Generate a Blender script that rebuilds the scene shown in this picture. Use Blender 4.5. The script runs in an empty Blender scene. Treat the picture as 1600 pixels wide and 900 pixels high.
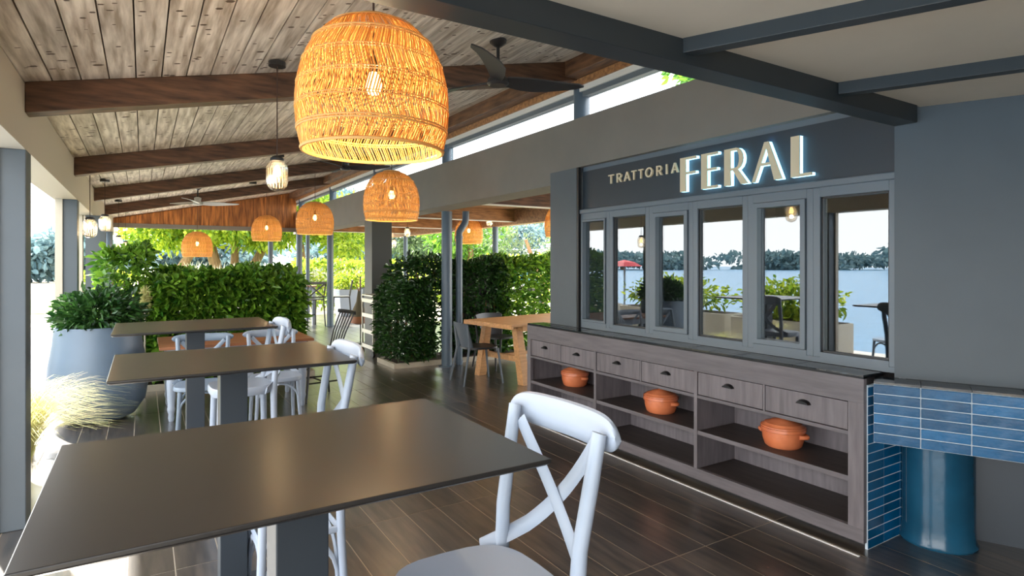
import bpy, bmesh, math, random
import numpy as np
from mathutils import Vector, Matrix
random.seed(7); rng = np.random.default_rng(11)
scene = bpy.context.scene
COL = scene.collection
PI = math.pi
# ------------------------------------------------------------------ camera
FPX = 930.0
YAW = math.atan(577.0 / FPX)
cam_d = bpy.data.cameras.new('camera'); cam = bpy.data.objects.new('camera', cam_d); COL.objects.link(cam)
cam.location = (0, 0, 1.5); cam.rotation_euler = (PI / 2, 0, -YAW)
cam_d.sensor_width = 36; cam_d.lens = 36 * FPX / 1600; cam_d.shift_y = -39 / 1600
cam_d.clip_start = 0.02; cam_d.clip_end = 600
scene.camera = cam
# ------------------------------------------------------------------ world, sun, exposure
world = bpy.data.worlds.new('world'); scene.world = world; world.use_nodes = True
wn = world.node_tree; wn.nodes.clear()
wo = wn.nodes.new('ShaderNodeOutputWorld'); wb = wn.nodes.new('ShaderNodeBackground')
wtc = wn.nodes.new('ShaderNodeTexCoord'); wsep = wn.nodes.new('ShaderNodeSeparateXYZ'); wr = wn.nodes.new('ShaderNodeValToRGB')
wr.color_ramp.elements[0].position = 0.0; wr.color_ramp.elements[0].color = (1.0, 0.99, 0.96, 1)
wr.color_ramp.elements[1].position = 0.9; wr.color_ramp.elements[1].color = (0.80, 0.88, 1.0, 1)
wn.links.new(wtc.outputs['Generated'], wsep.inputs[0]); wn.links.new(wsep.outputs['Z'], wr.inputs[0])
wn.links.new(wr.outputs[0], wb.inputs['Color']); wb.inputs['Strength'].default_value = 2.6
wn.links.new(wb.outputs[0], wo.inputs['Surface'])
sun_d = bpy.data.lights.new('sun', 'SUN'); sun = bpy.data.objects.new('sun', sun_d); COL.objects.link(sun)
sun_d.energy = 11.0; sun_d.angle = math.radians(1.5); sun_d.color = (1.0, 0.93, 0.82)
sun.rotation_euler = Vector((0.22, -0.72, -0.66)).to_track_quat('-Z', 'Y').to_euler()
sun.location = (-10, 10, 15)
vs = scene.view_settings; vs.view_transform = 'Standard'; vs.look = 'None'; vs.gamma = 1.0; vs.exposure = 1.25
try: vs.use_curve_mapping = False
except Exception: pass

# ------------------------------------------------------------------ materials
def lin(c):
    return tuple(((x / 255) / 12.92 if x / 255 <= 0.04045 else (((x / 255) + 0.055) / 1.055) ** 2.4) for x in c) + (1.0,)
MATS = {}
def mat(name, rgb, rough=0.5, metal=0.0, var=0.0, scale=8.0, stretch=(1, 1, 1), bump=0.0, bscale=None, spec=0.5, dark=None, island=0.0, coat=0.0):
    m = bpy.data.materials.new(name); m.use_nodes = True; MATS[name] = m
    nt = m.node_tree; b = nt.nodes['Principled BSDF']
    b.inputs['Roughness'].default_value = rough; b.inputs['Metallic'].default_value = metal
    b.inputs['Specular IOR Level'].default_value = spec
    if coat: b.inputs['Coat Weight'].default_value = coat; b.inputs['Coat Roughness'].default_value = 0.06 if coat < 0.5 else 0.30
    if coat >= 0.9: b.inputs['Coat IOR'].default_value = 1.75
    c = lin(rgb); b.inputs['Base Color'].default_value = c
    if var or bump or island:
        tc = nt.nodes.new('ShaderNodeTexCoord'); mp = nt.nodes.new('ShaderNodeMapping')
        mp.inputs['Scale'].default_value = stretch
        nt.links.new(tc.outputs['Object'], mp.inputs[0])
        nz = nt.nodes.new('ShaderNodeTexNoise'); nz.inputs['Scale'].default_value = scale; nz.inputs['Detail'].default_value = 6
        nt.links.new(mp.outputs[0], nz.inputs['Vector'])
        cr = nt.nodes.new('ShaderNodeValToRGB')
        d = lin(dark) if dark else tuple(x * (1 - var) for x in c[:3]) + (1,)
        cr.color_ramp.elements[0].position = 0.32; cr.color_ramp.elements[0].color = d
        cr.color_ramp.elements[1].position = 0.68; cr.color_ramp.elements[1].color = tuple(min(1, x * (1 + var * .5)) for x in c[:3]) + (1,)
        nt.links.new(nz.outputs['Fac'], cr.inputs[0])
        src = cr.outputs[0]
        if island:
            oi = nt.nodes.new('ShaderNodeObjectInfo')
            hs = nt.nodes.new('ShaderNodeHueSaturation')
            mr = nt.nodes.new('ShaderNodeMapRange'); mr.inputs['To Min'].default_value = 1 - island; mr.inputs['To Max'].default_value = 1 + island
            nt.links.new(oi.outputs['Random'], mr.inputs['Value']); nt.links.new(mr.outputs[0], hs.inputs['Value'])
            nt.links.new(src, hs.inputs['Color']); src = hs.outputs[0]
            ad = nt.nodes.new('ShaderNodeVectorMath'); ad.operation = 'ADD'
            cb = nt.nodes.new('ShaderNodeCombineXYZ'); ml = nt.nodes.new('ShaderNodeMath'); ml.operation = 'MULTIPLY'; ml.inputs[1].default_value = 37.0
            nt.links.new(oi.outputs['Random'], ml.inputs[0]); nt.links.new(ml.outputs[0], cb.inputs[2])
            nt.links.new(mp.outputs[0], ad.inputs[0]); nt.links.new(cb.outputs[0], ad.inputs[1]); nt.links.new(ad.outputs[0], nz.inputs['Vector'])
        if var or island: nt.links.new(src, b.inputs['Base Color'])
        if bump:
            bp = nt.nodes.new('ShaderNodeBump'); bp.inputs['Strength'].default_value = bump; bp.inputs['Distance'].default_value = 0.01
            n2 = nz
            if bscale:
                n2 = nt.nodes.new('ShaderNodeTexNoise'); n2.inputs['Scale'].default_value = bscale; n2.inputs['Detail'].default_value = 4
                nt.links.new(mp.outputs[0], n2.inputs['Vector'])
            nt.links.new(n2.outputs['Fac'], bp.inputs['Height']); nt.links.new(bp.outputs[0], b.inputs['Normal'])
    return m
def emis(name, rgb, s):
    m = bpy.data.materials.new(name); m.use_nodes = True; nt = m.node_tree
    b = nt.nodes['Principled BSDF']; b.inputs['Base Color'].default_value = lin(rgb)
    b.inputs['Emission Color'].default_value = lin(rgb); b.inputs['Emission Strength'].default_value = s
    return m
def glass(name, mirror, tint=(255, 255, 255), rough=0.0):
    m = bpy.data.materials.new(name); m.use_nodes = True; nt = m.node_tree; nt.nodes.clear()
    o = nt.nodes.new('ShaderNodeOutputMaterial'); mx = nt.nodes.new('ShaderNodeMixShader')
    t = nt.nodes.new('ShaderNodeBsdfTransparent'); g = nt.nodes.new('ShaderNodeBsdfGlossy')
    t.inputs[0].default_value = lin(tint); g.inputs['Roughness'].default_value = rough; g.inputs[0].default_value = (0.95, 0.97, 1, 1)
    mx.inputs[0].default_value = mirror
    nt.links.new(t.outputs[0], mx.inputs[1]); nt.links.new(g.outputs[0], mx.inputs[2]); nt.links.new(mx.outputs[0], o.inputs[0])
    return m
def leafmat(name, rgb, rgb2, trans=0.35, rough=0.45):
    m = bpy.data.materials.new(name); m.use_nodes = True; nt = m.node_tree
    b = nt.nodes['Principled BSDF']; o = nt.nodes['Material Output']
    b.inputs['Roughness'].default_value = rough
    g = nt.nodes.new('ShaderNodeNewGeometry'); cr = nt.nodes.new('ShaderNodeValToRGB')
    cr.color_ramp.elements[0].color = lin(rgb); cr.color_ramp.elements[1].color = lin(rgb2)
    nt.links.new(g.outputs['Random Per Island'], cr.inputs[0]); nt.links.new(cr.outputs[0], b.inputs['Base Color'])
    t = nt.nodes.new('ShaderNodeBsdfTranslucent'); nt.links.new(cr.outputs[0], t.inputs[0])
    mx = nt.nodes.new('ShaderNodeMixShader'); mx.inputs[0].default_value = trans
    nt.links.new(b.outputs[0], mx.inputs[1]); nt.links.new(t.outputs[0], mx.inputs[2]); nt.links.new(mx.outputs[0], o.inputs[0])
    return m
M = {}
M['floor'] = mat('floor_tile', (78, 68, 59), 0.24, var=0.55, scale=3.0, stretch=(9, 1.0, 1), bump=0.08, bscale=14, island=0.30, dark=(42, 37, 33), coat=1.0)
M['grout'] = mat('grout', (176, 162, 142), 0.8)
M['plank'] = mat('ceiling_plank', (224, 214, 200), 0.5, var=0.25, scale=2.6, stretch=(12, 0.9, 1), bump=0.12, island=0.12, dark=(158, 142, 124))
M['knot'] = mat('plank_knot', (84, 64, 48), 0.6)
M['deck'] = mat('roof_deck', (70, 60, 52), 0.8)
M['timber'] = mat('dark_timber', (104, 72, 50), 0.5, var=0.5, scale=3.5, stretch=(1.2, 8, 8), bump=0.25, dark=(58, 38, 26))
M['timber_y'] = mat('dark_timber_lengthwise', (118, 84, 58), 0.5, var=0.45, scale=3.5, stretch=(8, 1.2, 8), bump=0.2, dark=(72, 48, 34))
M['timber_light'] = mat('warm_timber', (172, 124, 80), 0.5, var=0.35, scale=3.5, stretch=(1.2, 8, 8), bump=0.15, dark=(120, 82, 52))
M['gable'] = mat('gable_board', (190, 122, 60), 0.45, var=0.4, scale=3, stretch=(8, 8, 0.9), bump=0.15, island=0.22, dark=(120, 70, 30))
M['white_trim'] = mat('white_trim', (226, 226, 222), 0.5)
M['fascia'] = mat('grey_render', (126, 120, 112), 0.75, var=0.06, scale=3, bump=0.03, bscale=60)
M['facade'] = mat('slate_blue_paint', (85, 92, 97), 0.55, var=0.05, scale=4)
M['frame'] = mat('slate_frame', (102, 111, 119), 0.38)
M['sign'] = mat('sign_board', (46, 54, 62), 0.42, var=0.06, scale=2)
M['steel'] = mat('dark_steel', (50, 55, 58), 0.42)
M['soffit'] = mat('soffit_plaster', (198, 188, 172), 0.8, var=0.03, scale=5)
M['beige'] = mat('beige_beam', (190, 180, 162), 0.7)
M['cream'] = mat('cream_letter', (222, 204, 170), 0.5)
M['halo'] = emis('letter_light', (150, 215, 245), 1.6)
M['column'] = mat('blue_grey_column', (84, 100, 114), 0.4)
M['darkcol'] = mat('dark_grey_column', (82, 84, 82), 0.6)
M['cab'] = mat('grey_oak', (112, 105, 108), 0.5, var=0.25, scale=4, stretch=(9, 9, 1), bump=0.12, island=0.08)
M['cab_h'] = mat('grey_oak_horizontal', (104, 98, 101), 0.5, var=0.22, scale=4, stretch=(9, 1, 9), bump=0.1)
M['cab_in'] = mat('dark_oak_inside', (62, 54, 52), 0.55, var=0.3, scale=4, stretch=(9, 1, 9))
M['handle'] = mat('black_handle', (26, 26, 28), 0.35, metal=0.4)
M['blacktile'] = mat('black_glazed_tile', (34, 40, 44), 0.08, bump=0.35, bscale=9, var=0.1)
M['bluetile'] = mat('blue_glazed_tile', (6, 84, 128), 0.10, bump=0.5, bscale=16, var=0.3, scale=5, island=0.25, spec=0.3)
M['bluecyl'] = mat('blue_glazed_column', (30, 84, 112), 0.16, bump=0.3, bscale=10, var=0.3, scale=3)
M['tilegrout'] = mat('tile_grout', (196, 208, 216), 0.8)
M['terracotta'] = mat('terracotta', (214, 126, 84), 0.25, var=0.25, scale=5, coat=0.45, dark=(182, 88, 52))
M['table'] = mat('dark_tabletop', (38, 36, 35), 0.28, var=0.06, scale=20, spec=0.65)
M['tableleg'] = mat('dark_table_post', (42, 49, 56), 0.45)
M['white'] = mat('white_paint', (158, 168, 183), 0.38)
M['greychair'] = mat('grey_blue_paint', (124, 138, 154), 0.4)
M['oak'] = mat('pale_oak', (208, 156, 104), 0.45, var=0.22, scale=4, stretch=(1.2, 9, 9), bump=0.08)
M['teak'] = mat('red_teak', (150, 96, 62), 0.45, var=0.35, scale=4, stretch=(1.2, 9, 9))
M['plastic'] = mat('grey_plastic', (92, 100, 108), 0.4)
M['blackpl'] = mat('black_plastic', (34, 34, 36), 0.45)
M['pot'] = mat('blue_grey_pot', (92, 108, 126), 0.42, var=0.08, scale=3)
M['soil'] = mat('soil', (70, 52, 42), 0.95, var=0.5, scale=20, bump=0.8)
M['kerb'] = mat('stone_kerb', (186, 176, 156), 0.8, var=0.1)
M['ground'] = mat('pale_ground', (196, 186, 166), 0.95, var=0.15, scale=0.6)
M['lawn'] = mat('lawn', (120, 150, 70), 0.95, var=0.3, scale=2)
M['terrace'] = mat('pale_terrace', (205, 198, 186), 0.6, var=0.12, scale=1.5)
M['cord'] = mat('brown_cord', (70, 48, 38), 0.7)
M['blackmetal'] = mat('black_metal', (36, 34, 34), 0.4)
M['fan'] = mat('fan_dark', (52, 50, 50), 0.4)
M['fanlight'] = mat('fan_pale', (190, 190, 186), 0.4)
M['bark'] = mat('bark', (150, 116, 84), 0.9, var=0.4, scale=6, stretch=(3, 3, 0.6), bump=0.6)
M['cart'] = mat('cart_metal', (190, 184, 172), 0.35, metal=0.3)
M['leather'] = mat('brown_leather', (150, 96, 60), 0.5)
M['cloth'] = mat('olive_cloth', (96, 90, 70), 0.8)
M['net'] = mat('court_screen', (70, 130, 140), 0.8)
M['red'] = mat('red_cloth', (190, 50, 56), 0.7)
M['room'] = mat('room_wall', (70, 68, 64), 0.8)
M['rubber'] = mat('black_rubber', (24, 24, 26), 0.6)
M['straw'] = leafmat('feather_grass', (214, 196, 146), (190, 200, 130), 0.4, 0.7)
M['whitegrass'] = leafmat('pale_plume', (236, 228, 204), (200, 204, 160), 0.4, 0.8)
M['laurel'] = leafmat('laurel_leaf', (42, 98, 26), (146, 190, 66), 0.34, 0.30)
M['darkleaf'] = leafmat('dark_leaf', (20, 52, 22), (64, 104, 46), 0.2, 0.32)
M['limeleaf'] = leafmat('lime_leaf', (86, 128, 34), (196, 206, 66), 0.5)
M['oliveleaf'] = leafmat('olive_leaf', (76, 100, 68), (142, 158, 114), 0.35)
M['farleaf'] = leafmat('hazed_far_leaf', (84, 114, 122), (128, 152, 150), 0.3, 0.8)  # distance haze is mixed into these leaf colours
M['bulb'] = emis('bulb_glow', (255, 206, 130), 6)
M['jar'] = glass('ribbed_glass', 0.30, (250, 246, 238), 0.15)
M['pane'] = glass('reflective_glass', 0.14, (190, 200, 205))
M['clear'] = glass('clear_glass', 0.06, (240, 246, 248))
def rattan_mat(name, c1, c2, tr):
    m = bpy.data.materials.new(name); m.use_nodes = True; nt = m.node_tree
    b = nt.nodes['Principled BSDF']; o = nt.nodes['Material Output']; b.inputs['Roughness'].default_value = 0.5
    g = nt.nodes.new('ShaderNodeNewGeometry'); cr = nt.nodes.new('ShaderNodeValToRGB')
    cr.color_ramp.elements[0].color = lin(c1); cr.color_ramp.elements[1].color = lin(c2)
    nt.links.new(g.outputs['Random Per Island'], cr.inputs[0]); nt.links.new(cr.outputs[0], b.inputs['Base Color'])
    t = nt.nodes.new('ShaderNodeBsdfTranslucent'); nt.links.new(cr.outputs[0], t.inputs[0])
    mx = nt.nodes.new('ShaderNodeMixShader'); mx.inputs[0].default_value = tr
    nt.links.new(b.outputs[0], mx.inputs[1]); nt.links.new(t.outputs[0], mx.inputs[2]); nt.links.new(mx.outputs[0], o.inputs[0])
    return m
M['rattan'] = rattan_mat('rattan', (210, 156, 78), (244, 202, 122), 0.34)
M['rattan2'] = rattan_mat('rattan_rim', (236, 186, 104), (242, 196, 120), 0.2)
# water
mw = mat('sea_water', (96, 138, 166), 0.35, bump=0.5, bscale=None, var=0.15, scale=0.9, stretch=(1, 2.2, 1)); M['water'] = mw

# ------------------------------------------------------------------ mesh builder
class MB:
    def __init__(s): s.v = []; s.f = []
    def add(s, vs_, fs):
        n = len(s.v); s.v += [tuple(p) for p in vs_]; s.f += [tuple(n + i for i in f) for f in fs]; return s
    def hexa(s, p):  # p: 4 bottom ccw + 4 top ccw
        return s.add(p, [(3, 2, 1, 0), (4, 5, 6, 7), (0, 1, 5, 4), (1, 2, 6, 5), (2, 3, 7, 6), (3, 0, 4, 7)])
    def box(s, x0, x1, y0, y1, z0, z1):
        return s.hexa([(x0, y0, z0), (x1, y0, z0), (x1, y1, z0), (x0, y1, z0), (x0, y0, z1), (x1, y0, z1), (x1, y1, z1), (x0, y1, z1)])
    def bar(s, a, b, w, h, up=(0, 0, 1)):
        a = Vector(a); b = Vector(b); d = (b - a).normalized(); up = Vector(up)
        r = d.cross(up)
        if r.length < 1e-4: r = d.cross(Vector((1, 0, 0)))
        r.normalize(); u = r.cross(d).normalized()
        r = r * w / 2; u = u * h / 2
        return s.hexa([a - r - u, b - r - u, b + r - u, a + r - u, a - r + u, b - r + u, b + r + u, a + r + u])
    def tube(s, pts, rad, seg=8, cap=True, flat=None, flatdir=None):
        pts = [Vector(p) for p in pts]; n = len(pts); rings = []
        if not isinstance(rad, (list, tuple)): rad = [rad] * n
        pu = None
        for i, p in enumerate(pts):
            t = (pts[min(i + 1, n - 1)] - pts[max(i - 1, 0)]).normalized()
            if flatdir is not None: u = Vector(flatdir)
            elif pu is None: u = Vector((0, 0, 1)) if abs(t.z) < 0.9 else Vector((1, 0, 0))
            else: u = pu
            u = (u - t * u.dot(t))
            if u.length < 1e-5: u = t.orthogonal()
            u.normalize(); pu = u; w = t.cross(u)
            k = flat if flat else 1.0
            rings.append([p + (u * math.cos(2 * PI * j / seg) * rad[i] * k + w * math.sin(2 * PI * j / seg) * rad[i]) for j in range(seg)])
        vs_ = [q for r in rings for q in r]; fs = []
        for i in range(n - 1):
            for j in range(seg):
                k2 = (j + 1) % seg
                fs.append((i * seg + j, i * seg + k2, (i + 1) * seg + k2, (i + 1) * seg + j))
        if cap: fs += [tuple(range(seg))[::-1], tuple((n - 1) * seg + j for j in range(seg))]
        return s.add(vs_, fs)
    def lathe(s, prof, seg=24, c=(0, 0, 0), ribs=0, ramp=0.0):
        vs_ = []; fs = []; n = len(prof)
        for (r, z) in prof:
            for j in range(seg):
                a = 2 * PI * j / seg; rr = r * (1 + (ramp * math.cos(ribs * a) if ribs else 0))
                vs_.append((c[0] + rr * math.cos(a), c[1] + rr * math.sin(a), c[2] + z))
        for i in range(n - 1):
            for j in range(seg):
                k = (j + 1) % seg; fs.append((i * seg + j, i * seg + k, (i + 1) * seg + k, (i + 1) * seg + j))
        if prof[0][0] > 1e-4: fs.append(tuple(range(seg))[::-1])
        if prof[-1][0] > 1e-4: fs.append(tuple((n - 1) * seg + j for j in range(seg)))
        return s.add(vs_, fs)
    def prism(s, poly, fn0, fn1):  # poly 2d, two mapping functions
        n = len(poly)
        return s.add([fn0(*p) for p in poly] + [fn1(*p) for p in poly],
                     [tuple(range(n))[::-1], tuple(range(n, 2 * n))] + [(i, (i + 1) % n, n + (i + 1) % n, n + i) for i in range(n)])
    def build(s, name, m, parent=None, smooth=False, bevel=0.0, sub=0, kind=None, label=None):
        a = np.array(s.v); lo = a.min(0); hi = a.max(0); o3 = ((lo[0] + hi[0]) / 2, (lo[1] + hi[1]) / 2, lo[2])
        me = bpy.data.meshes.new(name); me.from_pydata((a - np.array(o3)).tolist(), [], s.f)
        bm = bmesh.new(); bm.from_mesh(me); bmesh.ops.recalc_face_normals(bm, faces=bm.faces); bm.to_mesh(me); bm.free()
        me.materials.append(m if not isinstance(m, str) else M[m]); me.update()
        ob = bpy.data.objects.new(name, me); COL.objects.link(ob); ob.location = o3
        if smooth:
            for p in me.polygons: p.use_smooth = True
            try: me.set_sharp_from_angle(angle=math.radians(38))
            except Exception: pass
        if bevel:
            md = ob.modifiers.new('bevel', 'BEVEL'); md.width = bevel; md.segments = 2; md.limit_method = 'ANGLE'
        if sub:
            md = ob.modifiers.new('sub', 'SUBSURF'); md.levels = sub; md.render_levels = sub
        if parent is not None:
            ob.parent = parent
            pw = parent.get('_mesh')
            if parent.type == 'MESH': ob.location = Vector(o3) - parent.location  # sub-part given in the same space as its part
        if kind: ob['kind'] = kind
        if label: ob['label'] = label
        return ob
def tag(o, label=None, cat=None, group=None, kind=None):
    if label: o['label'] = label
    if cat: o['category'] = cat
    if group: o['group'] = group
    if kind: o['kind'] = kind
    return o
def thing(name, label, cat, loc=(0, 0, 0), rz=0.0, group=None, kind=None):
    o = bpy.data.objects.new(name, None); COL.objects.link(o); o.location = loc; o.rotation_euler = (0, 0, rz)
    o.empty_display_size = 0.1
    return tag(o, label, cat, group, kind)
def copy_tree(o, parent=None):
    c = o.copy(); COL.objects.link(c)
    if parent is not None: c.parent = parent
    for ch in list(o.children): copy_tree(ch, c)
    return c
def place(o, loc, rz=0, label=None, group=None, sc=None):
    o.location = loc; o.rotation_euler = (0, 0, rz)
    if label: o['label'] = label
    if group: o['group'] = group
    if sc: o.scale = (sc, sc, sc)
    return o
def arc(fn, n): return [fn(i / (n - 1)) for i in range(n)]
def np_mesh(name, V, F, m, parent=None, kind=None, smooth=False):
    me = bpy.data.meshes.new(name); V = np.asarray(V, dtype=np.float32); F = np.asarray(F, dtype=np.int32)
    lo = V.min(0); hi = V.max(0); o3 = np.array([(lo[0] + hi[0]) / 2, (lo[1] + hi[1]) / 2, lo[2]], dtype=np.float32)
    me.vertices.add(len(V)); me.vertices.foreach_set('co', (V - o3).ravel())
    k = F.shape[1]; me.loops.add(F.size); me.loops.foreach_set('vertex_index', F.ravel())
    me.polygons.add(len(F)); me.polygons.foreach_set('loop_start', np.arange(0, F.size, k, dtype=np.int32))
    me.update(calc_edges=True); me.validate()
    me.materials.append(M[m]); ob = bpy.data.objects.new(name, me); COL.objects.link(ob); ob.location = o3.tolist()
    if parent is not None: ob.parent = parent
    if kind: ob['kind'] = kind
    return ob
def leaves(P, D, L, W, fold=0.25, droop=0.0):
    """P bases (n,3), D directions (n,3), L,W arrays -> verts, quads; each leaf two quads folded on its midrib"""
    n = len(P); D = D / np.linalg.norm(D, axis=1, keepdims=True)
    r = rng.normal(size=(n, 3)); S = np.cross(D, r); S /= np.linalg.norm(S, axis=1, keepdims=True) + 1e-9
    N = np.cross(S, D); L = L[:, None]; W = W[:, None]
    tip = P + D * L; tip[:, 2] -= (droop * L)[:, 0]
    a = P + D * L * .35; b = P + D * L * .72; b[:, 2] -= (droop * .4 * L)[:, 0]
    V = np.stack([P, a + S * W * .5 + N * W * fold, b + S * W * .38 + N * W * fold, tip, b - S * W * .38 + N * W * fold, a - S * W * .5 + N * W * fold], 1).reshape(-1, 3)
    base = np.arange(n)[:, None] * 6
    F = np.concatenate([base + np.array([[0, 1, 2, 3]]), base + np.array([[0, 3, 4, 5]])], 0)
    return V, F
def foliage(name, pts, dirs, L, W, m, parent, var=0.35, droop=0.15):
    n = len(pts); l = L * (1 + var * rng.uniform(-1, 1, n)); w = W * (1 + var * rng.uniform(-1, 1, n))
    V, F = leaves(pts, dirs, l, w, droop=droop)
    return np_mesh(name, V, F, m, parent, kind='stuff')
def cloud(c, r, n, shell=0.55):
    d = rng.normal(size=(n, 3)); d /= np.linalg.norm(d, axis=1, keepdims=True)
    k = rng.uniform(shell, 1, n)[:, None]
    lump = 1 + 0.16 * np.sin(d[:, :1] * 7 + c[0] * 3) * np.cos(d[:, 1:2] * 6 + d[:, 2:] * 5)
    return np.array(c) + d * k * np.array(r) * lump, d + rng.normal(size=(n, 3)) * 0.55
def boxcloud(x0, x1, y0, y1, z0, z1, n):
    """leaves on the clipped faces of a hedge, with some inside"""
    P = rng.uniform((x0, y0, z0), (x1, y1, z1), (n, 3)); D = rng.normal(size=(n, 3)) * 0.6
    f = rng.choice(5, n, p=[.15, .12, .40, .08, .25]); off = np.abs(rng.normal(size=n)) * 0.10 - 0.06
    for k, (ax, val, sg) in enumerate([(0, x0, -1), (0, x1, 1), (1, y0, -1), (1, y1, 1), (2, z1, 1)]):
        q = f == k; P[q, ax] = val - sg * off[q]; D[q, ax] += sg * 0.9
    P[:, 2] += 0.075 * np.sin(P[:, 0] * 7) * np.cos(P[:, 1] * 6 + P[:, 0] * 3) * (P[:, 2] > (z0 + z1) / 2)
    D[:, 2] += 0.35
    return P, D

# ================================================================== STRUCTURE
# ---- floor: wood-look tiles 0.2 x 1.2 m, stack bond
floor = MB().box(-2.2, 9.0, -2.0, 19.0, -0.12, -0.0016).build('floor', 'grout'); tag(floor, 'dark brown wood-look tile floor of the covered terrace', kind='structure')
tiles = []
for i in range(-21, 33):
    for j in range(-3, 15):
        x0 = 1.935 + 0.2 * (i - 10); y0 = 2.14 + 1.2 * (j - 2)
        if x0 < -2.15 or x0 > 8.8 or y0 < -2 or y0 > 17.8: continue
        cx, cy = x0 + .1, y0 + .6
        dpt = cx * math.sin(YAW) + cy * math.cos(YAW); u = 800 + FPX * (cx * math.cos(YAW) - cy * math.sin(YAW)) / max(dpt, .01)
        tiles.append((0 if (dpt > 0.6 and -150 < u < 1750) else 1, dpt, x0, y0))
tiles.sort()
tm = MB().box(-.0972, .0972, -.5972, .5972, 0, 0.004)
tile0 = tm.build('floor_tile', 'floor', None); tmesh = tile0.data; bpy.data.objects.remove(tile0)
restm = MB()
for k, (_, d_, x0, y0) in enumerate(tiles):
    if k < 300:
        o = bpy.data.objects.new('floor_tile', tmesh); COL.objects.link(o); o.parent = floor
        o.location = Vector((x0 + .1, y0 + .6, -0.004)) - floor.location
    else: restm.box(x0 + .0022, x0 + .1978, y0 + .0022, y0 + 1.1978, -0.004, 0.0)
r_ = restm.build('floor_tile_field', 'floor', floor, kind='stuff')
# ---- ground outside
tag(MB().box(-8, 140, 19.0, 140, -0.4, -0.03).build('ground_far', 'ground'), 'pale sandy ground beyond the terrace', kind='structure')
tag(MB().box(9.0, 140, -40, 19.0, -0.4, -0.03).build('ground_side', 'ground'), 'pale ground beside the pergola', kind='structure')
tag(MB().box(-3.6, -2.2, -12, 19.0, -0.4, -0.008).build('terrace_paving', 'terrace'), 'pale waterfront terrace paving', kind='structure')
tag(MB().box(-2.2, 9.0, -12, -2.0, -0.4, -0.008).build('terrace_paving', 'terrace'), 'pale terrace paving behind the dining area', kind='structure')
tag(MB().box(-300, -3.6, -160, 19, -1.2, -0.7).box(-300, -8, 19, 260, -1.2, -0.7).build('sea', 'water'), 'blue rippled sea seen in the window reflections', kind='structure')
# ---- timber roof: z = 2.63 + .208 x
RS = 0.208
def rz_(x): return 2.63 + RS * x
ceiling = MB().hexa([(-.75, -2, rz_(-.75) + .03), (3.75, -2, rz_(3.75) + .03), (3.75, 16.6, rz_(3.75) + .03), (-.75, 16.6, rz_(-.75) + .03),
                     (-.75, -2, rz_(-.75) + .16), (3.75, -2, rz_(3.75) + .16), (3.75, 16.6, rz_(3.75) + .16), (-.75, 16.6, rz_(-.75) + .16)]).build('ceiling', 'deck')
tag(ceiling, 'sloping timber plank ceiling with dark rafters', kind='structure')
knots = MB()
for i in range(30):
    xa = -.568 + .1343 * i; xb = xa + .1343 - .007
    if xa > 3.34: break
    yj = [-1.9] + sorted([random.uniform(1.5, 5.0), random.uniform(7.5, 12)]) + [16.5]
    for a, b in zip(yj[:-1], yj[1:]):
        MB().hexa([(xa, a + .002, rz_(xa)), (xb, a + .002, rz_(xb)), (xb, b - .002, rz_(xb)), (xa, b - .002, rz_(xa)),
                   (xa, a + .002, rz_(xa) + .028), (xb, a + .002, rz_(xb) + .028), (xb, b - .002, rz_(xb) + .028), (xa, b - .002, rz_(xa) + .028)]).build('ceiling_plank', 'plank', ceiling)
    for k in range(80):   # dark knots flush with the plank face
        ky = random.uniform(0.8, 13); kx = random.uniform(xa + .012, xb - .012); s = random.uniform(.006, .014) * (1.6 if random.random() < .2 else 1); w = s * random.uniform(.5, 1.1)
        n_ = 6; ring = [(kx + s * 1.5 * math.cos(2 * PI * q / n_) * .9, ky + w * math.sin(2 * PI * q / n_)) for q in range(n_)]
        ring = [(min(max(px_, xa + .001), xb - .001), py_) for px_, py_ in ring]
        knots.add([(p[0], p[1], rz_(p[0]) - .0008) for p in ring], [tuple(range(n_))])
knots.build('plank_knots', 'knot', ceiling, kind='stuff')
for yb in (-1.3, 1.5, 4.26, 7.06, 9.82, 12.62):
    xa, xb = -.56, 3.34; y0, y1 = yb, yb + .14
    hb = .172
    MB().hexa([(xa, y0, rz_(xa) - hb), (xb, y0, rz_(xb) - hb), (xb, y1, rz_(xb) - hb), (xa, y1, rz_(xa) - hb),
               (xa, y0, rz_(xa) + .0), (xb, y0, rz_(xb) + .0), (xb, y1, rz_(xb) + .0), (xa, y1, rz_(xa) + .0)]).build('rafter', 'timber', ceiling, bevel=.006)
# purlin and stepped trims over the clerestory
MB().box(3.20, 3.36, -1.9, 16.4, 3.16, 3.30).build('ridge_purlin', 'timber_y', ceiling, bevel=.005)
MB().box(3.34, 3.42, -1.9, 16.4, 3.10, 3.16).build('purlin_batten', 'timber_light', ceiling)
tag(MB().box(3.36, 3.46, -1.9, 16.4, 3.05, 3.10).build('trim_1', 'white_trim'), 'white strip above the clerestory glass', kind='structure')
tag(MB().box(3.38, 3.46, -1.9, 16.4, 3.005, 3.05).build('trim_2', 'frame'), 'grey top rail of the clerestory glass', kind='structure')
# left eave beam
tag(MB().box(-.76, -.56, -1.9, 16.5, 2.14, rz_(-.75) + .03).build('trim_3', 'beige'), 'beige eave beam along the open sea side', kind='structure')
# ---- fascia wall with the clerestory above, open bay to the left of the pillar
XF = 3.36
tag(MB().box(XF, 3.72, 4.71, 16.3, 2.25, 2.815).build('wall_fascia', 'fascia'), 'grey rendered beam wall over the open bay', kind='structure')
tag(MB().box(XF, 3.72, -1.5, 4.71, 2.37, 2.815).build('wall_sign_side', 'fascia'), 'grey rendered wall above the sign board', kind='structure')
tag(MB().box(XF, 3.72, 4.30, 4.71, 0.914, 2.37).build('wall_pillar', 'facade'), 'slate grey pillar at the left end of the serving window', kind='structure')
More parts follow.
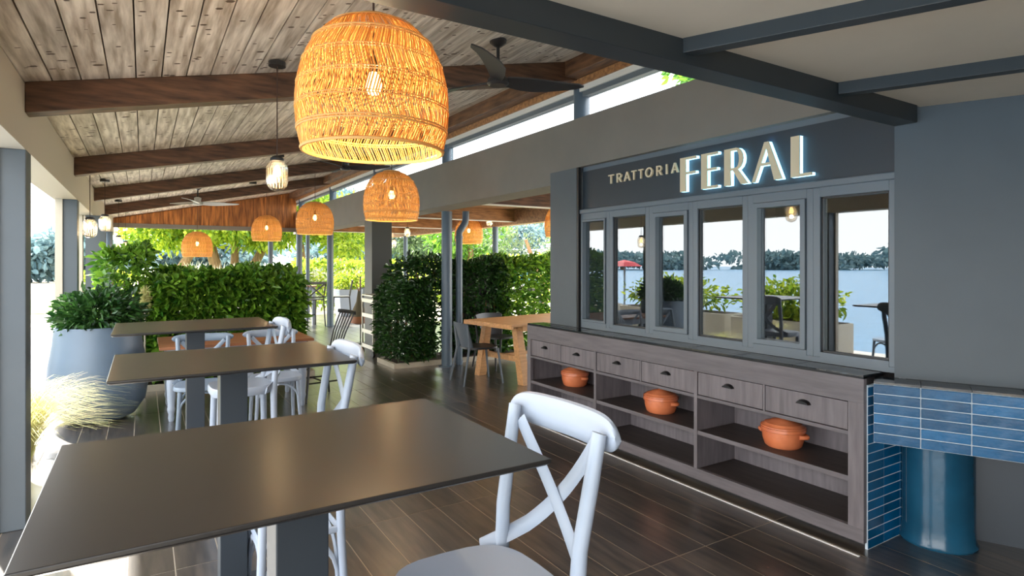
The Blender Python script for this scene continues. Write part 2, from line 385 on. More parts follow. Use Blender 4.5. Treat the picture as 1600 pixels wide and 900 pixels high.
# clerestory panes between posts
PY = [-1.2, 1.5, 4.30, 7.12, 9.88, 12.70, 15.6]
for k in range(len(PY) - 1):
    w_ = MB().box(3.41, 3.418, PY[k] + .12, PY[k + 1] - .12, 2.83, 3.003).build('window_%d' % (k + 7), 'clear'); tag(w_, 'clerestory glass strip', kind='structure')
    MB().box(3.40, 3.43, PY[k] + .12, PY[k + 1] - .12, 2.815, 2.83).build('window_sill', 'white_trim', w_)
for k, y in enumerate(PY[1:]):
    p = thing('clerestory_post', ['slate clerestory post hidden behind the steel soffit beam', 'grey clerestory post behind the nearest fan blade', 'grey clerestory post just right of the big lampshade', 'grey clerestory post behind the second fan blade', 'grey clerestory post left of the second fan', 'farthest grey clerestory post beside the orange gable'][k], 'post', (3.42, y, 2.815), group='clerestory posts')
    MB().tube([(0, 0, 0), (0, 0, .345)], .075, 14, ).build('post_tube', 'column', p, smooth=True)
    MB().box(-.045, .045, -.105, .105, .285, .345).build('saddle', 'blackmetal', p)
# ---- facade glazing
GX = 3.42
win = [(4.30, 3.885, 'f'), (3.885, 3.415, 'f'), (3.415, 2.975, 's'), (2.975, 2.515, 'f'), (2.515, 2.065, 's'), (2.065, 1.60, 'f')]
for k, (ya, yb, t) in enumerate(win):
    o = MB().box(GX - .03, GX + .05, yb, ya, .915, .945).build('window_%d' % (k + 1), 'frame'); tag(o, 'slate framed window of the serving counter', kind='structure')
    sp = .042
    MB().box(GX - .03, GX + .05, ya - sp, ya, .945, 1.945).build('window_frame', 'frame', o, bevel=.003)
    MB().box(GX - .03, GX + .05, yb, yb + sp, .945, 1.945).build('window_frame', 'frame', o, bevel=.003)
    MB().box(GX - .03, GX + .05, yb + sp, ya - sp, 1.89, 1.945).build('window_frame', 'frame', o)
    MB().box(GX - .03, GX + .05, yb + sp, ya - sp, .945, .975).build('window_frame', 'frame', o)
    a, b, zb, zt = ya - sp, yb + sp, .975, 1.89
    if t == 's' or k == 0:
        s2 = .035 if t == 's' else .02
        f = MB(); f.box(GX - .042, GX + .03, b + .004, b + s2, zb + .004, zt - .004); f.box(GX - .042, GX + .03, a - s2, a - .004, zb + .004, zt - .004)
        f.box(GX - .042, GX + .03, b + s2, a - s2, zb + .004, zb + s2); f.box(GX - .042, GX + .03, b + s2, a - s2, zt - s2, zt - .004)
        f.build('sash', 'frame', o); a -= s2; b += s2; zb += s2; zt -= s2
    else:
        f = MB(); f.box(GX - .015, GX + .03, b + .0, b + .01, zb, zt); f.box(GX - .015, GX + .03, a - .01, a, zb, zt)
        f.box(GX - .015, GX + .03, b, a, zt - .01, zt); f.box(GX - .015, GX + .03, b, a, zb, zb + .01)
        f.build('gasket', 'blackmetal', o); a -= .01; b += .01; zb += .01; zt -= .01
    MB().box(GX, GX + .008, b, a, zb, zt).build('pane', 'pane', o)
tag(MB().box(GX - .045, GX + .05, 1.60, 4.30, 1.945, 1.985).build('trim_4', 'frame', bevel=.006), 'slate ledge under the sign board', kind='structure')
tag(MB().box(GX - .005, GX + .08, 1.60, 4.27, 2.33, 2.37).build('trim_5', 'frame'), 'slate rail above the sign board', kind='structure')
# ---- sign board with letters
SX = GX - .012
sign = thing('restaurant_sign', 'dark slate sign board reading TRATTORIA FERAL above the serving window', 'sign', (SX, 2.95, 1.985))
def sgn(mb): return mb  # coordinates below are local to the sign
sl = Vector((SX, 2.95, 1.985))
def local(mb, org):
    mb.v = [(p[0] - org[0], p[1] - org[1], p[2] - org[2]) for p in mb.v]; return mb
local(MB().box(SX, SX + .04, 1.60, 4.27, 1.985, 2.33), sl).build('board', 'sign', sign)
def y_at(u, x=SX): # facade position seen at image column u
    h = YAW + math.atan((u - 800) / FPX); return x / math.tan(h)
def letter(polys, y0, y1, z0, z1, name):
    """polys in unit square (x right, y up); the letter stands off the board on a lit acrylic body"""
    for off0, off1, m, nm in ((-.036, -.044, 'cream', 'letter_face'), (-.006, -.0299, 'halo', 'letter_glow')):
        mb = MB()
        for qi, poly in enumerate(polys):
            fx = lambda xx, qi=qi: (lambda a, b: (SX + xx - .0005 * qi, y0 + (y1 - y0) * a, z0 + (z1 - z0) * b))
            mb.prism(poly, fx(off0), fx(off1))
        local(mb, sl); p = mb.build(nm, m, sign)
    return p
R_ = lambda x0, y0, x1, y1: [(x0, y0), (x1, y0), (x1, y1), (x0, y1)]
def ringpoly(cx, cy, rx, ry, tx, ty, a0, a1, n=9):
    out = []
    for i in range(n):
        a = math.radians(a0 + (a1 - a0) * i / (n - 1)); b = math.radians(a0 + (a1 - a0) * (i + 1) / (n - 1))
        if i == n - 1: break
        out.append([(cx + rx * math.cos(a), cy + ry * math.sin(a)), (cx + rx * math.cos(b), cy + ry * math.sin(b)), (cx + tx * math.cos(b), cy + ty * math.sin(b)), (cx + tx * math.cos(a), cy + ty * math.sin(a))])
    return out
F_ = [R_(0, 0, .36, 1), R_(.36, .93, 1, 1), R_(.36, .50, .96, .57)]
E_ = [R_(0, 0, .36, 1), R_(.36, .93, 1, 1), R_(.36, .50, .94, .57), R_(.36, 0, 1, .07)]
Rr = [R_(0, 0, .27, 1), R_(.27, .93, .5, 1), R_(.27, .40, .5, .47)] + ringpoly(.5, .70, .30, .30, .13, .23, -90, 90) + [[(.36, .42), (.58, .42), (1, 0), (.72, 0)]]
A_ = [[(0, 0), (.11, 0), (.56, 1), (.42, 1)], [(.44, 1), (.56, 1), (1, 0), (.74, 0)], R_(.26, .40, .72, .47)]
L_ = [R_(0, 0, .42, 1), R_(.42, 0, 1, .07)]
for nm, P_, u0, u1 in (('F', F_, 1069, 1094), ('E', E_, 1102, 1128), ('R', Rr, 1138, 1176), ('A', A_, 1181, 1229), ('L', L_, 1242, 1275)):
    letter(P_, y_at(u0), y_at(u1), 2.022, 2.27, nm)
word = 'TRATTORIA'; us = [(952, 961), (965, 974), (976, 987), (988, 996), (999, 1007), (1010, 1022), (1027, 1037), (1042, 1044.5), (1050, 1062)]
t_ = [R_(0, .86, 1, 1), R_(.38, 0, .62, .86)]
rr2 = [R_(0, 0, .24, 1), R_(.24, .87, .5, 1), R_(.24, .42, .5, .54)] + ringpoly(.5, .71, .42, .29, .18, .16, -90, 90) + [[(.40, .42), (.68, .42), (1, 0), (.72, 0)]]
a2 = [[(0, 0), (.24, 0), (.6, 1), (.4, 1)], [(.4, 1), (.6, 1), (1, 0), (.76, 0)], R_(.24, .26, .76, .38)]
o2 = ringpoly(.5, .5, .5, .52, .28, .38, 0, 360, 21); i2 = [R_(0, 0, 1, 1)]
for ch, (u0, u1) in zip(word, us):
    P_ = {'T': t_, 'R': rr2, 'A': a2, 'O': o2, 'I': i2}[ch]
    mb = MB(); y0, y1 = y_at(u0), y_at(u1)
    for qi, poly in enumerate(P_): mb.prism(poly, (lambda a, b: (SX - .001, y0 + (y1 - y0) * a, 2.178 + .076 * b)), (lambda a, b: (SX - .014 - .0003 * qi, y0 + (y1 - y0) * a, 2.178 + .076 * b)))
    local(mb, sl).build('letter_face', 'cream', sign)
# ---- wall that turns away on the right, soffit, steel beams
E1 = Vector((.42, -.9075, 0)); N1 = Vector((.9075, .42, 0)); W0 = Vector((3.36, 1.60, 0))
def wallpt(s, d, z): p = W0 + E1 * s + N1 * d; return (p.x, p.y, z)
tag(MB().hexa([wallpt(0, 0, .897), wallpt(4, 0, .897), wallpt(4, .3, .897), wallpt(-.0, .3, .897), wallpt(0, 0, 2.37), wallpt(4, 0, 2.37), wallpt(4, .3, 2.37), wallpt(-.0, .3, 2.37)]).build('wall_right', 'facade'), 'slate painted wall turning away on the right', kind='structure')
tag(MB().hexa([wallpt(-.1, .36, 0), wallpt(4, .36, 0), wallpt(4, .45, 0), wallpt(-.1, .45, 0), wallpt(-.1, .36, .896), wallpt(4, .36, .896), wallpt(4, .45, .896), wallpt(-.1, .45, .896)]).build('wall_recess', 'sign'), 'dark recessed wall behind the glazed column', kind='structure')
tag(MB().box(-.56, 7.0, -2.75, -2.6, 0, 2.66).build('wall_light_blocker', 'facade'), 'unseen slate wall added behind the viewer to cut light from behind', kind='structure')  # unseen wall, added to dim the light arriving from behind the camera
tag(MB().box(XF + .002, GX - .03, 4.275, 4.298, .914, 2.369).build('trim_7', 'blackmetal'), 'black strip standing in for the shaded reveal between pillar and window frame', kind='structure')  # black strip gives the recess its shade as colour
soff = MB().box(.25, 6.2, -2.5, 1.50, 2.305, 2.335).build('ceiling_soffit', 'soffit'); tag(soff, 'pale plaster soffit panel behind steel beams', kind='structure')
MB().box(.25, XF, 1.49, 1.60, 2.218, 2.345).build('steel_beam', 'steel', soff, bevel=.003)
for xs in (.62, 1.67, 2.66):
    a = Vector((xs, 1.50, 2.28)); b = a + E1 * 4.2
    MB().bar(a, b, .06, .055).build('cross_beam', 'steel', soff, bevel=.002)
# ---- gable of vertical boards at the far end
gab = MB().box(-.76, 3.75, 15.98, 16.06, 2.30, 2.40).build('wall_gable', 'fascia'); tag(gab, 'far gable of orange brown vertical boards over a grey beam', kind='structure')
MB().hexa([(-.56, 16.031, 2.40), (3.36, 16.031, 2.40), (3.36, 16.06, 2.40), (-.56, 16.06, 2.40), (-.56, 16.031, rz_(-.56)), (3.36, 16.031, rz_(3.36)), (3.36, 16.06, rz_(3.36)), (-.56, 16.06, rz_(-.56))]).build('gable_backing', 'gable', gab)
for i in range(27):
    xa = -.55 + .1455 * i; xb = xa + .1435
    if xb > 3.4: break
    MB().hexa([(xa, 16, 2.40), (xb, 16, 2.40), (xb, 16.03, 2.40), (xa, 16.03, 2.40), (xa, 16, rz_(xa) - .02), (xb, 16, rz_(xb) - .02), (xb, 16.03, rz_(xb) - .02), (xa, 16.03, rz_(xa) - .02)]).build('gable_board', 'gable', gab)
# ---- left side columns
for k, (y, w) in enumerate(((4.3, .14), (7.42, .14), (9.75, .24))):
    c = thing('square_column', ['square slate column nearest on the open sea side', 'square slate column second along the open sea side', 'square slate column left of the shrub, under the beige eave beam'][k], 'column', (-.62, y, 0), group='square columns on the sea side')
    MB().box(-.10 if k < 2 else -.03, .06 if k < 2 else .19, 0, .18, 0, 2.14).build('shaft', 'facade', c, bevel=.004)
    MB().box(-.12, -.06, -.02, .16, 0, 2.14).build('edge_strip', 'beige', c)
# round columns
def round_col(name, label, loc, h, r, m='column', grp='round blue grey columns'):
    c = thing(name, label, 'column', loc, group=grp)
    MB().tube([(0, 0, 0.012), (0, 0, h)], r, 18).build('shaft', m, c, smooth=True)
    MB().lathe([(r * 1.5, 0), (r * 1.5, .012), (r * 1.05, .014)], 18).build('base_plate', m, c)
    return c
round_col('round_column', 'thick round blue grey column beside the downpipe', (3.76, 7.86, 0), 2.25, .078)
round_col('round_column', 'round blue grey post in front of the black cross-back bar chair', (3.80, 14.35, 0), 2.25, .075)
round_col('round_column', 'thin pale blue post left of the tall shrub', (-.60, 14.6, 0), 2.14, .085)
round_col('round_column', 'slim round post on the right edge of the side pergola', (6.2, 10.65, 0), 2.25, .06)
round_col('round_column', 'distant slim post behind the hedge of the side pergola', (6.2, 15.6, 0), 2.25, .06)
round_col('round_column', 'thin far post left of the second rattan lamp', (2.75, 16.02, 0), 2.30, .06)
round_col('round_column', 'thicker of two paired far posts under the rattan lamp', (3.45, 16.02, 0), 2.25, .075)
round_col('round_column', 'thinner of two paired far posts under the rattan lamp', (3.75, 16.4, 0), 2.25, .05)
dp = thing('downpipe', 'blue grey rainwater downpipe with a swan-neck bend at the top', 'pipe', (3.98, 7.9, 0))
MB().tube([(0, 0, 0), (0, 0, 1.90), (0.005, 0, 1.96), (.10, 0, 2.10), (.11, 0, 2.16), (.11, 0, 2.27)], .05, 14).build('pipe_run', 'column', dp, smooth=True)
MB().lathe([(.058, 1.86), (.058, 1.90)], 14).build('collar', 'column', dp); MB().lathe([(.058, .02), (.058, .06)], 14).build('collar', 'column', dp)
c5 = thing('dark_square_column', 'wide dark grey square column behind the serving trolley', 'column', (3.36, 10.0, 0))
MB().box(0, .36, 0, .40, 0, 2.25).build('shaft', 'darkcol', c5, bevel=.004)
MB().box(-.008, .368, -.008, .408, 0, .08).build('skirting', 'darkcol', c5)
# ---- side pergola to the right of the fascia
ceil2 = MB().box(3.72, 6.35, 4.9, 16.6, 2.56, 2.62).build('ceiling_pergola', 'deck'); tag(ceil2, 'flat timber ceiling of the side pergola', kind='structure')
for i in range(18):
    MB().box(3.73 + .1335 * i, 3.73 + .1335 * i + .128, 4.95, 16.5, 2.535, 2.56).build('ceiling_plank', 'timber_light', ceil2)
for y in (7.06, 9.82, 12.62, 15.3):
    MB().box(3.72, 6.14, y, y + .14, 2.31, 2.535).build('rafter', 'timber_light' if y > 9.5 else 'timber', ceil2, bevel=.005)
    MB().box(3.72, 6.14, y - .004, y + .144, 2.30, 2.31).build('rafter_edge_strip', 'white_trim', ceil2)
MB().box(6.14, 6.345, 4.9, 16.6, 2.25, 2.56).build('eave_beam', 'timber_light', ceil2)
# ---- room behind the serving window
tag(MB().box(6.6, 6.7, 1.0, 4.6, 0, 2.4).build('wall_room_back', 'room'), 'dark back wall of the room behind the window', kind='structure')
tag(MB().box(3.72, 6.6, 4.5, 4.6, 0, 2.4).build('wall_room_side', 'room'), 'dark side wall of the room behind the window', kind='structure')
tag(MB().box(3.80, 6.6, -.9, 4.5, 2.34, 2.369).build('ceiling_room', 'room'), 'dark ceiling of the room behind the window', kind='structure')

# ================================================================== COUNTER
CX, CY0, CY1 = 3.19, 1.668, 4.86; DEP = 3.70
cab = thing('counter_cabinet', 'long grey oak counter with six drawers and open shelves under the window', 'cabinet', (CX, (CY0 + CY1) / 2, 0))
co = Vector((CX, (CY0 + CY1) / 2, 0))
def C_(name, m, x0, x1, y0, y1, z0, z1, parent=None, bevel=.0015): return local(MB().box(x0, x1, y0, y1, z0, z1), co).build(name, m, parent or cab, bevel=bevel)
secs = [(1.75, 2.765), (2.793, 3.823), (3.851, 4.80)]
BX = 3.30
C_('top_rail', 'cab_h', CX, CX + .03, CY0, CY1, .765, .895); C_('bottom_rail', 'cab_h', CX, CX + .03, CY0, CY1, .035, .108)
C_('end_stile', 'cab', CX, CX + .03, CY0, 1.75, .108, .765); C_('end_stile', 'cab', CX, CX + .03, 4.80, CY1, .108, .765)
for y in (2.765, 3.823): C_('divider', 'cab', CX, DEP - .1, y, y + .028, .108, .765)
C_('side_panel', 'cab', CX + .03, DEP - .10, CY1 - .03, CY1, .035, .895)
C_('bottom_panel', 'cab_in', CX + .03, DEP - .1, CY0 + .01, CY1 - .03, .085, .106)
C_('back_panel', 'cab', DEP - .12, DEP - .10, CY0 + .02, CY1 - .03, .106, .80)
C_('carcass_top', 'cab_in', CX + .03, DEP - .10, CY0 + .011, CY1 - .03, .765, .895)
C_('toe_kick', 'blackmetal', CX + .06, CX + .08, CY0 + .02, CY1 - .02, 0, .085)
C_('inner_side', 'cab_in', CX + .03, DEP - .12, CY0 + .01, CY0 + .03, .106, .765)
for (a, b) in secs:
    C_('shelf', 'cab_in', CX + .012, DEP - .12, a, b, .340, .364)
    C_('shelf_edge', 'cab_h', CX + .004, CX + .014, a, b, .338, .366)
    C_('drawer_rail', 'cab_h', CX + .002, CX + .3, a, b, .585, .606)
    mid = (a + b) / 2
    C_('drawer_divider', 'cab', CX + .004, CX + .10, mid - .006, mid + .006, .606, .765)
    for (p, q) in ((a + .005, mid - .01), (mid + .01, b - .005)):
        d = C_('drawer', 'cab', CX + .006, CX + .14, p, q, .611, .760)
        hc = (p + q) / 2; mb = MB(); pr = []
        for i in range(9):
            t = PI * i / 8; pr.append((math.cos(t) * .042, math.sin(t) * .026))
        mb.prism(pr, lambda a_, b_: (CX + .008, hc + a_, .700 + b_), lambda a_, b_: (CX - .018, hc + a_ * .86, .700 + b_ * .62))
        h = local(mb, co).build('cup_handle', 'handle', d, smooth=True)
# glazed black tiles on the worktop
wt = MB().box(CX + .002, 3.388, CY0 + .002, 4.858, .8955, .905).build('worktop', 'handle'); tag(wt, 'black glazed tile worktop along the serving window', 'worktop')
for r in range(3):
    xa = CX + .003 + r * .0655
    for k in range(16):
        ya = CY0 + .003 + k * .1993
        MB().box(xa, min(xa + .0635, 3.386), ya, ya + .197, .9052, .913 + random.uniform(-.0008, .0008)).build('worktop_tile', 'blacktile', wt)
# tiled end of the counter
endw = MB().box(CX + .031, 3.62, CY0 - .004, CY0 + .009, 0, .86).build('tiled_end', 'tilegrout', cab); endw.location = Vector(endw.location) - co
ex = []
for r in range(17):
    for k, (xa, xb) in enumerate(((CX + .033, CX + .19), (CX + .194, CX + .36), (CX + .364, CX + .43))):
        t = local(MB().box(xa, xb, CY0 - .0055, CY0 - .003, .004 + r * .05, .004 + r * .05 + .0448), co).build('end_tile', 'bluetile', cab)
# floor strip in front of the counter
tag(MB().box(3.105, 3.117, CY0 - .02, 4.9, 0, .004).build('trim_6', 'white_trim'), 'pale metal strip in the floor before the counter', kind='structure')
# ---- blue tiled ledge box on the turned wall, carried by a glazed round column
def bxp(s, d, z): # along the turned wall, d outwards towards the viewer
    p = Vector((3.17, 1.622, 0)) + E1 * s + N1 * d; return (p.x, p.y, z)
def bhex(s0, s1, d0, d1, z0, z1): return MB().hexa([bxp(s0, d0, z0), bxp(s1, d0, z0), bxp(s1, d1, z0), bxp(s0, d1, z0), bxp(s0, d0, z1), bxp(s1, d0, z1), bxp(s1, d1, z1), bxp(s0, d1, z1)])
led = bhex(.012, 1.75, .006, .16, .583, .884).build('tiled_ledge', 'tilegrout'); tag(led, 'blue glazed tile ledge on the right wall', 'ledge')
for r in range(6):
    for k in range(9):
        bhex(.013 + k * .2, .013 + k * .2 + .1948, -.0015, .007, .586 + r * .05, .586 + r * .05 + .0448).build('ledge_tile', 'bluetile', led, bevel=.002)
for k in range(9):
    for q in range(2): bhex(.013 + k * .2, .013 + k * .2 + .197, -.004 + q * .083, .077 + q * .083, .8842, .896).build('worktop_tile', 'blacktile', led)
gc = thing('glazed_column', 'blue glazed round column under the tiled ledge', 'column', (3.665, 1.53, 0))
MB().lathe([(.178, 0), (.182, .01), (.172, .03), (.168, .10), (.168, .583)], 40).build('shaft', 'bluecyl', gc, smooth=True)
pf = MB().hexa([(3.52, 1.615, 0.0), (3.565, 1.585, 0.0), (3.58, 1.605, 0), (3.535, 1.635, 0), (3.52, 1.615, .583), (3.565, 1.585, .583), (3.58, 1.605, .583), (3.535, 1.635, .583)]).build('corner_post', 'column'); tag(pf, 'pale blue square corner post beside the glazed round column', 'post')

# ---- casseroles on the shelves
def casserole():
    t = thing('casserole', '', 'pot', (0, 0, 0))
    MB().lathe([(.0, 0), (.098, 0), (.112, .012), (.122, .05), (.126, .088), (.133, .092), (.133, .108), (.120, .110), (.0, .108)], 36).build('pot_body', 'terracotta', t, smooth=True)
    MB().lathe([(.0, .108), (.131, .110), (.131, .116), (.110, .126), (.108, .130), (.070, .142), (.066, .145), (.022, .152), (.014, .158), (.022, .168), (.024, .176), (.014, .184), (0, .186)], 36).build('lid', 'terracotta', t, smooth=True)
    for s in (-1, 1):
        pts = [(s * (.116 + .034 * math.sin(PI * q / 8)), -.036 + .072 * q / 8, .072) for q in range(9)]
        MB().tube(pts, .0115, 8).build('handle', 'terracotta', t, smooth=True)
    return t
pc = casserole(); locs = [(3.39, 2.26, .364), (3.37, 3.27, .364), (3.42, 4.40, .364)]
clab = ['terracotta casserole with lid on the shelf nearest the blue tiles', 'terracotta casserole with lid on the middle section shelf', 'terracotta casserole with lid on the shelf nearest the oak table']
for k, l in enumerate(locs):
    o = pc if k == 0 else copy_tree(pc)
    place(o, l, math.radians(-82), clab[k], 'terracotta casseroles on the counter shelves'); o.scale = (1, 1, 1.12)

# ================================================================== TABLES AND CHAIRS
def dining_table(x0, x1, y0, y1, label):
    cx, cy = (x0 + x1) / 2, (y0 + y1) / 2; hx, hy = (x1 - x0) / 2, (y1 - y0) / 2
    t = thing('bar_table', label, 'table', (cx, cy, 0), group='dark bar tables in a row')
    MB().hexa([(-hx + .010, -hy + .010, 1.064), (hx - .010, -hy + .010, 1.064), (hx - .010, hy - .010, 1.064), (-hx + .010, hy - .010, 1.064),
               (-hx, -hy, 1.071), (hx, -hy, 1.071), (hx, hy, 1.071), (-hx, hy, 1.071)]).box(-hx, hx, -hy, hy, 1.071, 1.08).build('tabletop', 'table', t, bevel=.002)
    MB().box(-.055, .055, -.055, .055, .012, 1.05).build('post', 'tableleg', t, bevel=.003)
    MB().box(-.22, .22, -.20, .20, 0, .012).build('foot_plate', 'tableleg', t, bevel=.003)
    MB().box(-.20, .20, -.15, .15, 1.05, 1.064).build('mounting_plate', 'tableleg', t)
    return t
dining_table(-.16, .745, 1.04, 1.715, 'nearest dark bar table filling the lower left')
dining_table(-.11, .79, 2.545, 3.275, 'middle dark bar table of the row')
dining_table(-.16, .768, 4.20, 4.99, 'farthest dark bar table of the row, before the laurel hedge')

def seat_poly(n=28):
    out = []
    for i in range(n):
        a = 2 * PI * i / n; ca, sa = math.cos(a), math.sin(a)
        ex = .62; x = .235 * math.copysign(abs(ca) ** ex, ca); y = .225 * math.copysign(abs(sa) ** ex, sa)
        x *= 1 + .10 * (y / .225) * .6
        out.append((x, y))
    return out
def cross_chair(name, label, m, hs=.46, bh=.43, k=1.0, lean=1.0, rs=1.0, backless=False):
    t = thing(name, label, 'chair', (0, 0, 0))
    bar = hs > .6; KS = k
    def T(mb):
        out = []
        for (x, y, z) in mb.v:
            y2 = -.208 + (y + .208) * lean if (y < -.208 and z > .5) else y
            out.append((x * KS, y2 * KS, z * hs / .46 if z <= .46 else hs + (z - .46) * bh / .43))
        mb.v = out; return mb
    sp = seat_poly()
    mb = MB(); n = len(sp); lay = [(.96, .432), (1.0, .440), (1.0, .462), (.97, .472), (.80, .468), (.4, .460), (.0, .458)]
    vs_ = []; fs = []
    for k, z in lay[:-1]: vs_ += [(x * k, y * k, z) for x, y in sp]
    for i in range(len(lay) - 2):
        for j in range(n): fs.append((i * n + j, i * n + (j + 1) % n, (i + 1) * n + (j + 1) % n, (i + 1) * n + j))
    vs_.append((0, 0, .458)); c = len(vs_) - 1; q = (len(lay) - 2) * n
    for j in range(n): fs.append((q + j, q + (j + 1) % n, c))
    fs.append(tuple(range(n))[::-1]); mb.add(vs_, fs); T(mb).build('seat', m, t, smooth=True)
    # front legs
    for s in (-1, 1):
        T(MB().tube([(s * .180, .165, .438), (s * .188, .175, .25), (s * .205, .195, .0)], [.019 * rs, .018 * rs, .015 * rs], 10)).build('leg', m, t, smooth=True)
    # rear legs run on as back posts
    for s in (-1, 1):
        if backless: pts = [(s * .180, -.165, .438), (s * .188, -.175, .25), (s * .205, -.195, .0)]; rd = [.019, .018, .015]
        else:
            pts = [(s * .205, -.235, 0), (s * .198, -.215, .2), (s * .196, -.208, .42), (s * .202, -.222, .58), (s * .212, -.262, .74), (s * .218, -.292, .862)]; rd = [q * rs for q in (.016, .018, .020, .020, .020, .019)]
        T(MB().tube(pts, rd, 12)).build('leg', m, t, smooth=True)
    # arched braces between neighbouring legs
    L = [(-.19, .178), (.19, .178), (.192, -.20), (-.192, -.20)]
    for i in range(4):
        a, b = L[i], L[(i + 1) % 4]
        pts = []
        for k in range(13):
            u = k / 12; w = .5 - .5 * math.cos(PI * u); pts.append((a[0] + (b[0] - a[0]) * w, a[1] + (b[1] - a[1]) * w, (.20 + .215 * math.sin(PI * u) ** .75) if not bar else (.045 + .15 * math.sin(PI * u) ** .75)))
        T(MB().tube(pts, .0105, 8)).build('arched_brace', m, t, smooth=True)
    if bar:
        for i in range(4):
            a, b = L[i], L[(i + 1) % 4]; T(MB().tube([(a[0] * 1.03, a[1] * 1.03, .215), (b[0] * 1.03, b[1] * 1.03, .215)], .0105, 8)).build('foot_rail', m, t, smooth=True)
    if not backless:
        # curved top rail behind the posts
        nn = 25; prof = [(.019 * rs * math.cos(2 * PI * q / 12), .039 * rs * math.sin(2 * PI * q / 12)) for q in range(12)]
        vs_ = []; fs = []
        for i in range(nn):
            u = -math.cos(PI * i / (nn - 1)); x = .268 * u; bow = -.324 - .045 * (1 - u * u); tap = max(.12, (1 - abs(u) ** 7) ** .5)
            for (dy, dz) in prof: vs_.append((x, bow - dy * (.6 + .4 * tap), .852 + dz * tap - dy * .2))
        k = len(prof)
        for i in range(nn - 1):
            for j in range(k): fs.append((i * k + j, i * k + (j + 1) % k, (i + 1) * k + (j + 1) % k, (i + 1) * k + j))
        fs += [tuple(range(k))[::-1], tuple((nn - 1) * k + j for j in range(k))]
        T(MB().add(vs_, fs)).build('top_rail', m, t, smooth=True)
        # crossed flat slats, bowed back, wrapping outside the opposite post
        for s, off in ((1, 0.0), (-1, .012)):
            pts = []
            for i in range(13):
                u = i / 12; x = s * (.185 - .43 * (u ** 1.05)); z = .825 - .375 * u - .02 * math.sin(PI * u)
                y = -.292 + .06 * u - .035 * math.sin(PI * u) - off + (.09 * max(0, u - .75) / .25)
                pts.append((x, y, z))
            sl_ = T(MB().tube(pts, .019 * rs, 8, flat=.24, flatdir=(0, 1, .25))).build('cross_slat', m, t, smooth=True)
        for (x, y, z) in ((0, -.337, .635), (-.222, -.236, .47), (.222, -.236, .47)):
            T(MB().lathe([(.0, -.004), (.008, -.004), (.007, .006), (0, .008)], 10, (x, y, z))).build('bolt', m, t)
    return t
fc = cross_chair('cross_back_bar_chair', 'white cross-back bar chair at the nearest bar table, lower centre', 'white', hs=.70, bh=.415, k=.83, lean=.85, rs=1.28)
place(fc, (.70, 1.285, 0), math.radians(92), group='white cross-back bar chairs')
def chair_at(src, x, y, deg, label, grp, sc=None):
    o = copy_tree(src); place(o, (x, y, 0), math.radians(deg), label, grp, sc); return o
chair_at(fc, .565, 2.80, 91, 'white cross-back bar chair at the right end of the middle bar table', 'white cross-back bar chairs')
chair_at(fc, .545, 4.26, 92, 'white cross-back bar chair at the right end of the farthest bar table', 'white cross-back bar chairs')
wch = cross_chair('cross_back_chair', 'white cross-back chair in front of the reddish wooden table', 'white'); place(wch, (1.06, 5.92, 0), math.radians(178), sc=.95)
gch = cross_chair('cross_back_chair', 'grey blue cross-back chair in front of the reddish wooden table', 'greychair'); place(gch, (.45, 5.88, 0), math.radians(175), sc=.95)

# table with reddish wood top and turned white legs
wtab = thing('farmhouse_table', 'table with reddish wooden top and turned white legs behind the middle table', 'table', (.83, 6.88, 0))
for k in range(5): MB().box(-.70, .70, -.475 + .19 * k, -.475 + .19 * k + .187, .685, .712).build('top_board', 'teak', wtab, bevel=.003)
for sy in (-1, 1):
    MB().box(-.62, .62, sy * .3875 - .0125, sy * .3875 + .0125, .60, .685).build('apron', 'white', wtab)
    MB().box(sy * .6075 - .0125, sy * .6075 + .0125, -.375, .375, .60, .685).build('end_apron', 'white', wtab)
for sx in (-1, 1):
    for sy in (-1, 1):
        lg = MB(); lg.box(sx * .60 - .038, sx * .60 + .038, sy * .385 - .038, sy * .385 + .038, .53, .685)
        lg.lathe([(.02, 0), (.028, .03), (.024, .07), (.034, .10), (.036, .12), (.030, .14), (.036, .22), (.042, .36), (.040, .46), (.030, .49), (.038, .53)], 16, (sx * .60, sy * .385, 0))
        lg.build('leg', 'white', wtab, smooth=True)
# dark spindle-back chair
sp = thing('spindle_chair', 'dark spindle-back chair leaning past the reddish wooden table', 'chair', (1.66, 6.78, 0), math.radians(97))
MB().lathe([(0, .43), (.20, .43), (.215, .44), (.215, .455), (.2, .462), (0, .455)], 24).build('seat', 'blackmetal', sp, smooth=True)
for (a, b) in ((-.15, .15), (.15, .15), (-.14, -.15), (.14, -.15)): MB().tube([(a, b, .435), (a * 1.45, b * 1.4, 0)], [.016, .011], 8).build('leg', 'blackmetal', sp, smooth=True)
for k in range(6):
    x = -.15 + .06 * k; MB().tube([(x * .85, -.17, .45), (x * 1.12, -.25, .72), (x * 1.25, -.34, .93)], .0085, 6).build('spindle', 'blackmetal', sp, smooth=True)
MB().tube([(-.23 + .046 * k, -.335 - .03 * math.sin(PI * k / 10), .94) for k in range(11)], .022, 8, flat=.5, flatdir=(0, 1, 0)).build('crest_rail', 'blackmetal', sp, smooth=True)
for a in (-1, 1): MB().tube([(a * .18, .18, .2), (a * .17, -.18, .2)], .009, 6).build('stretcher', 'blackmetal', sp)
MB().tube([(-.175, 0, .2), (.175, 0, .2)], .009, 6).build('stretcher', 'blackmetal', sp)
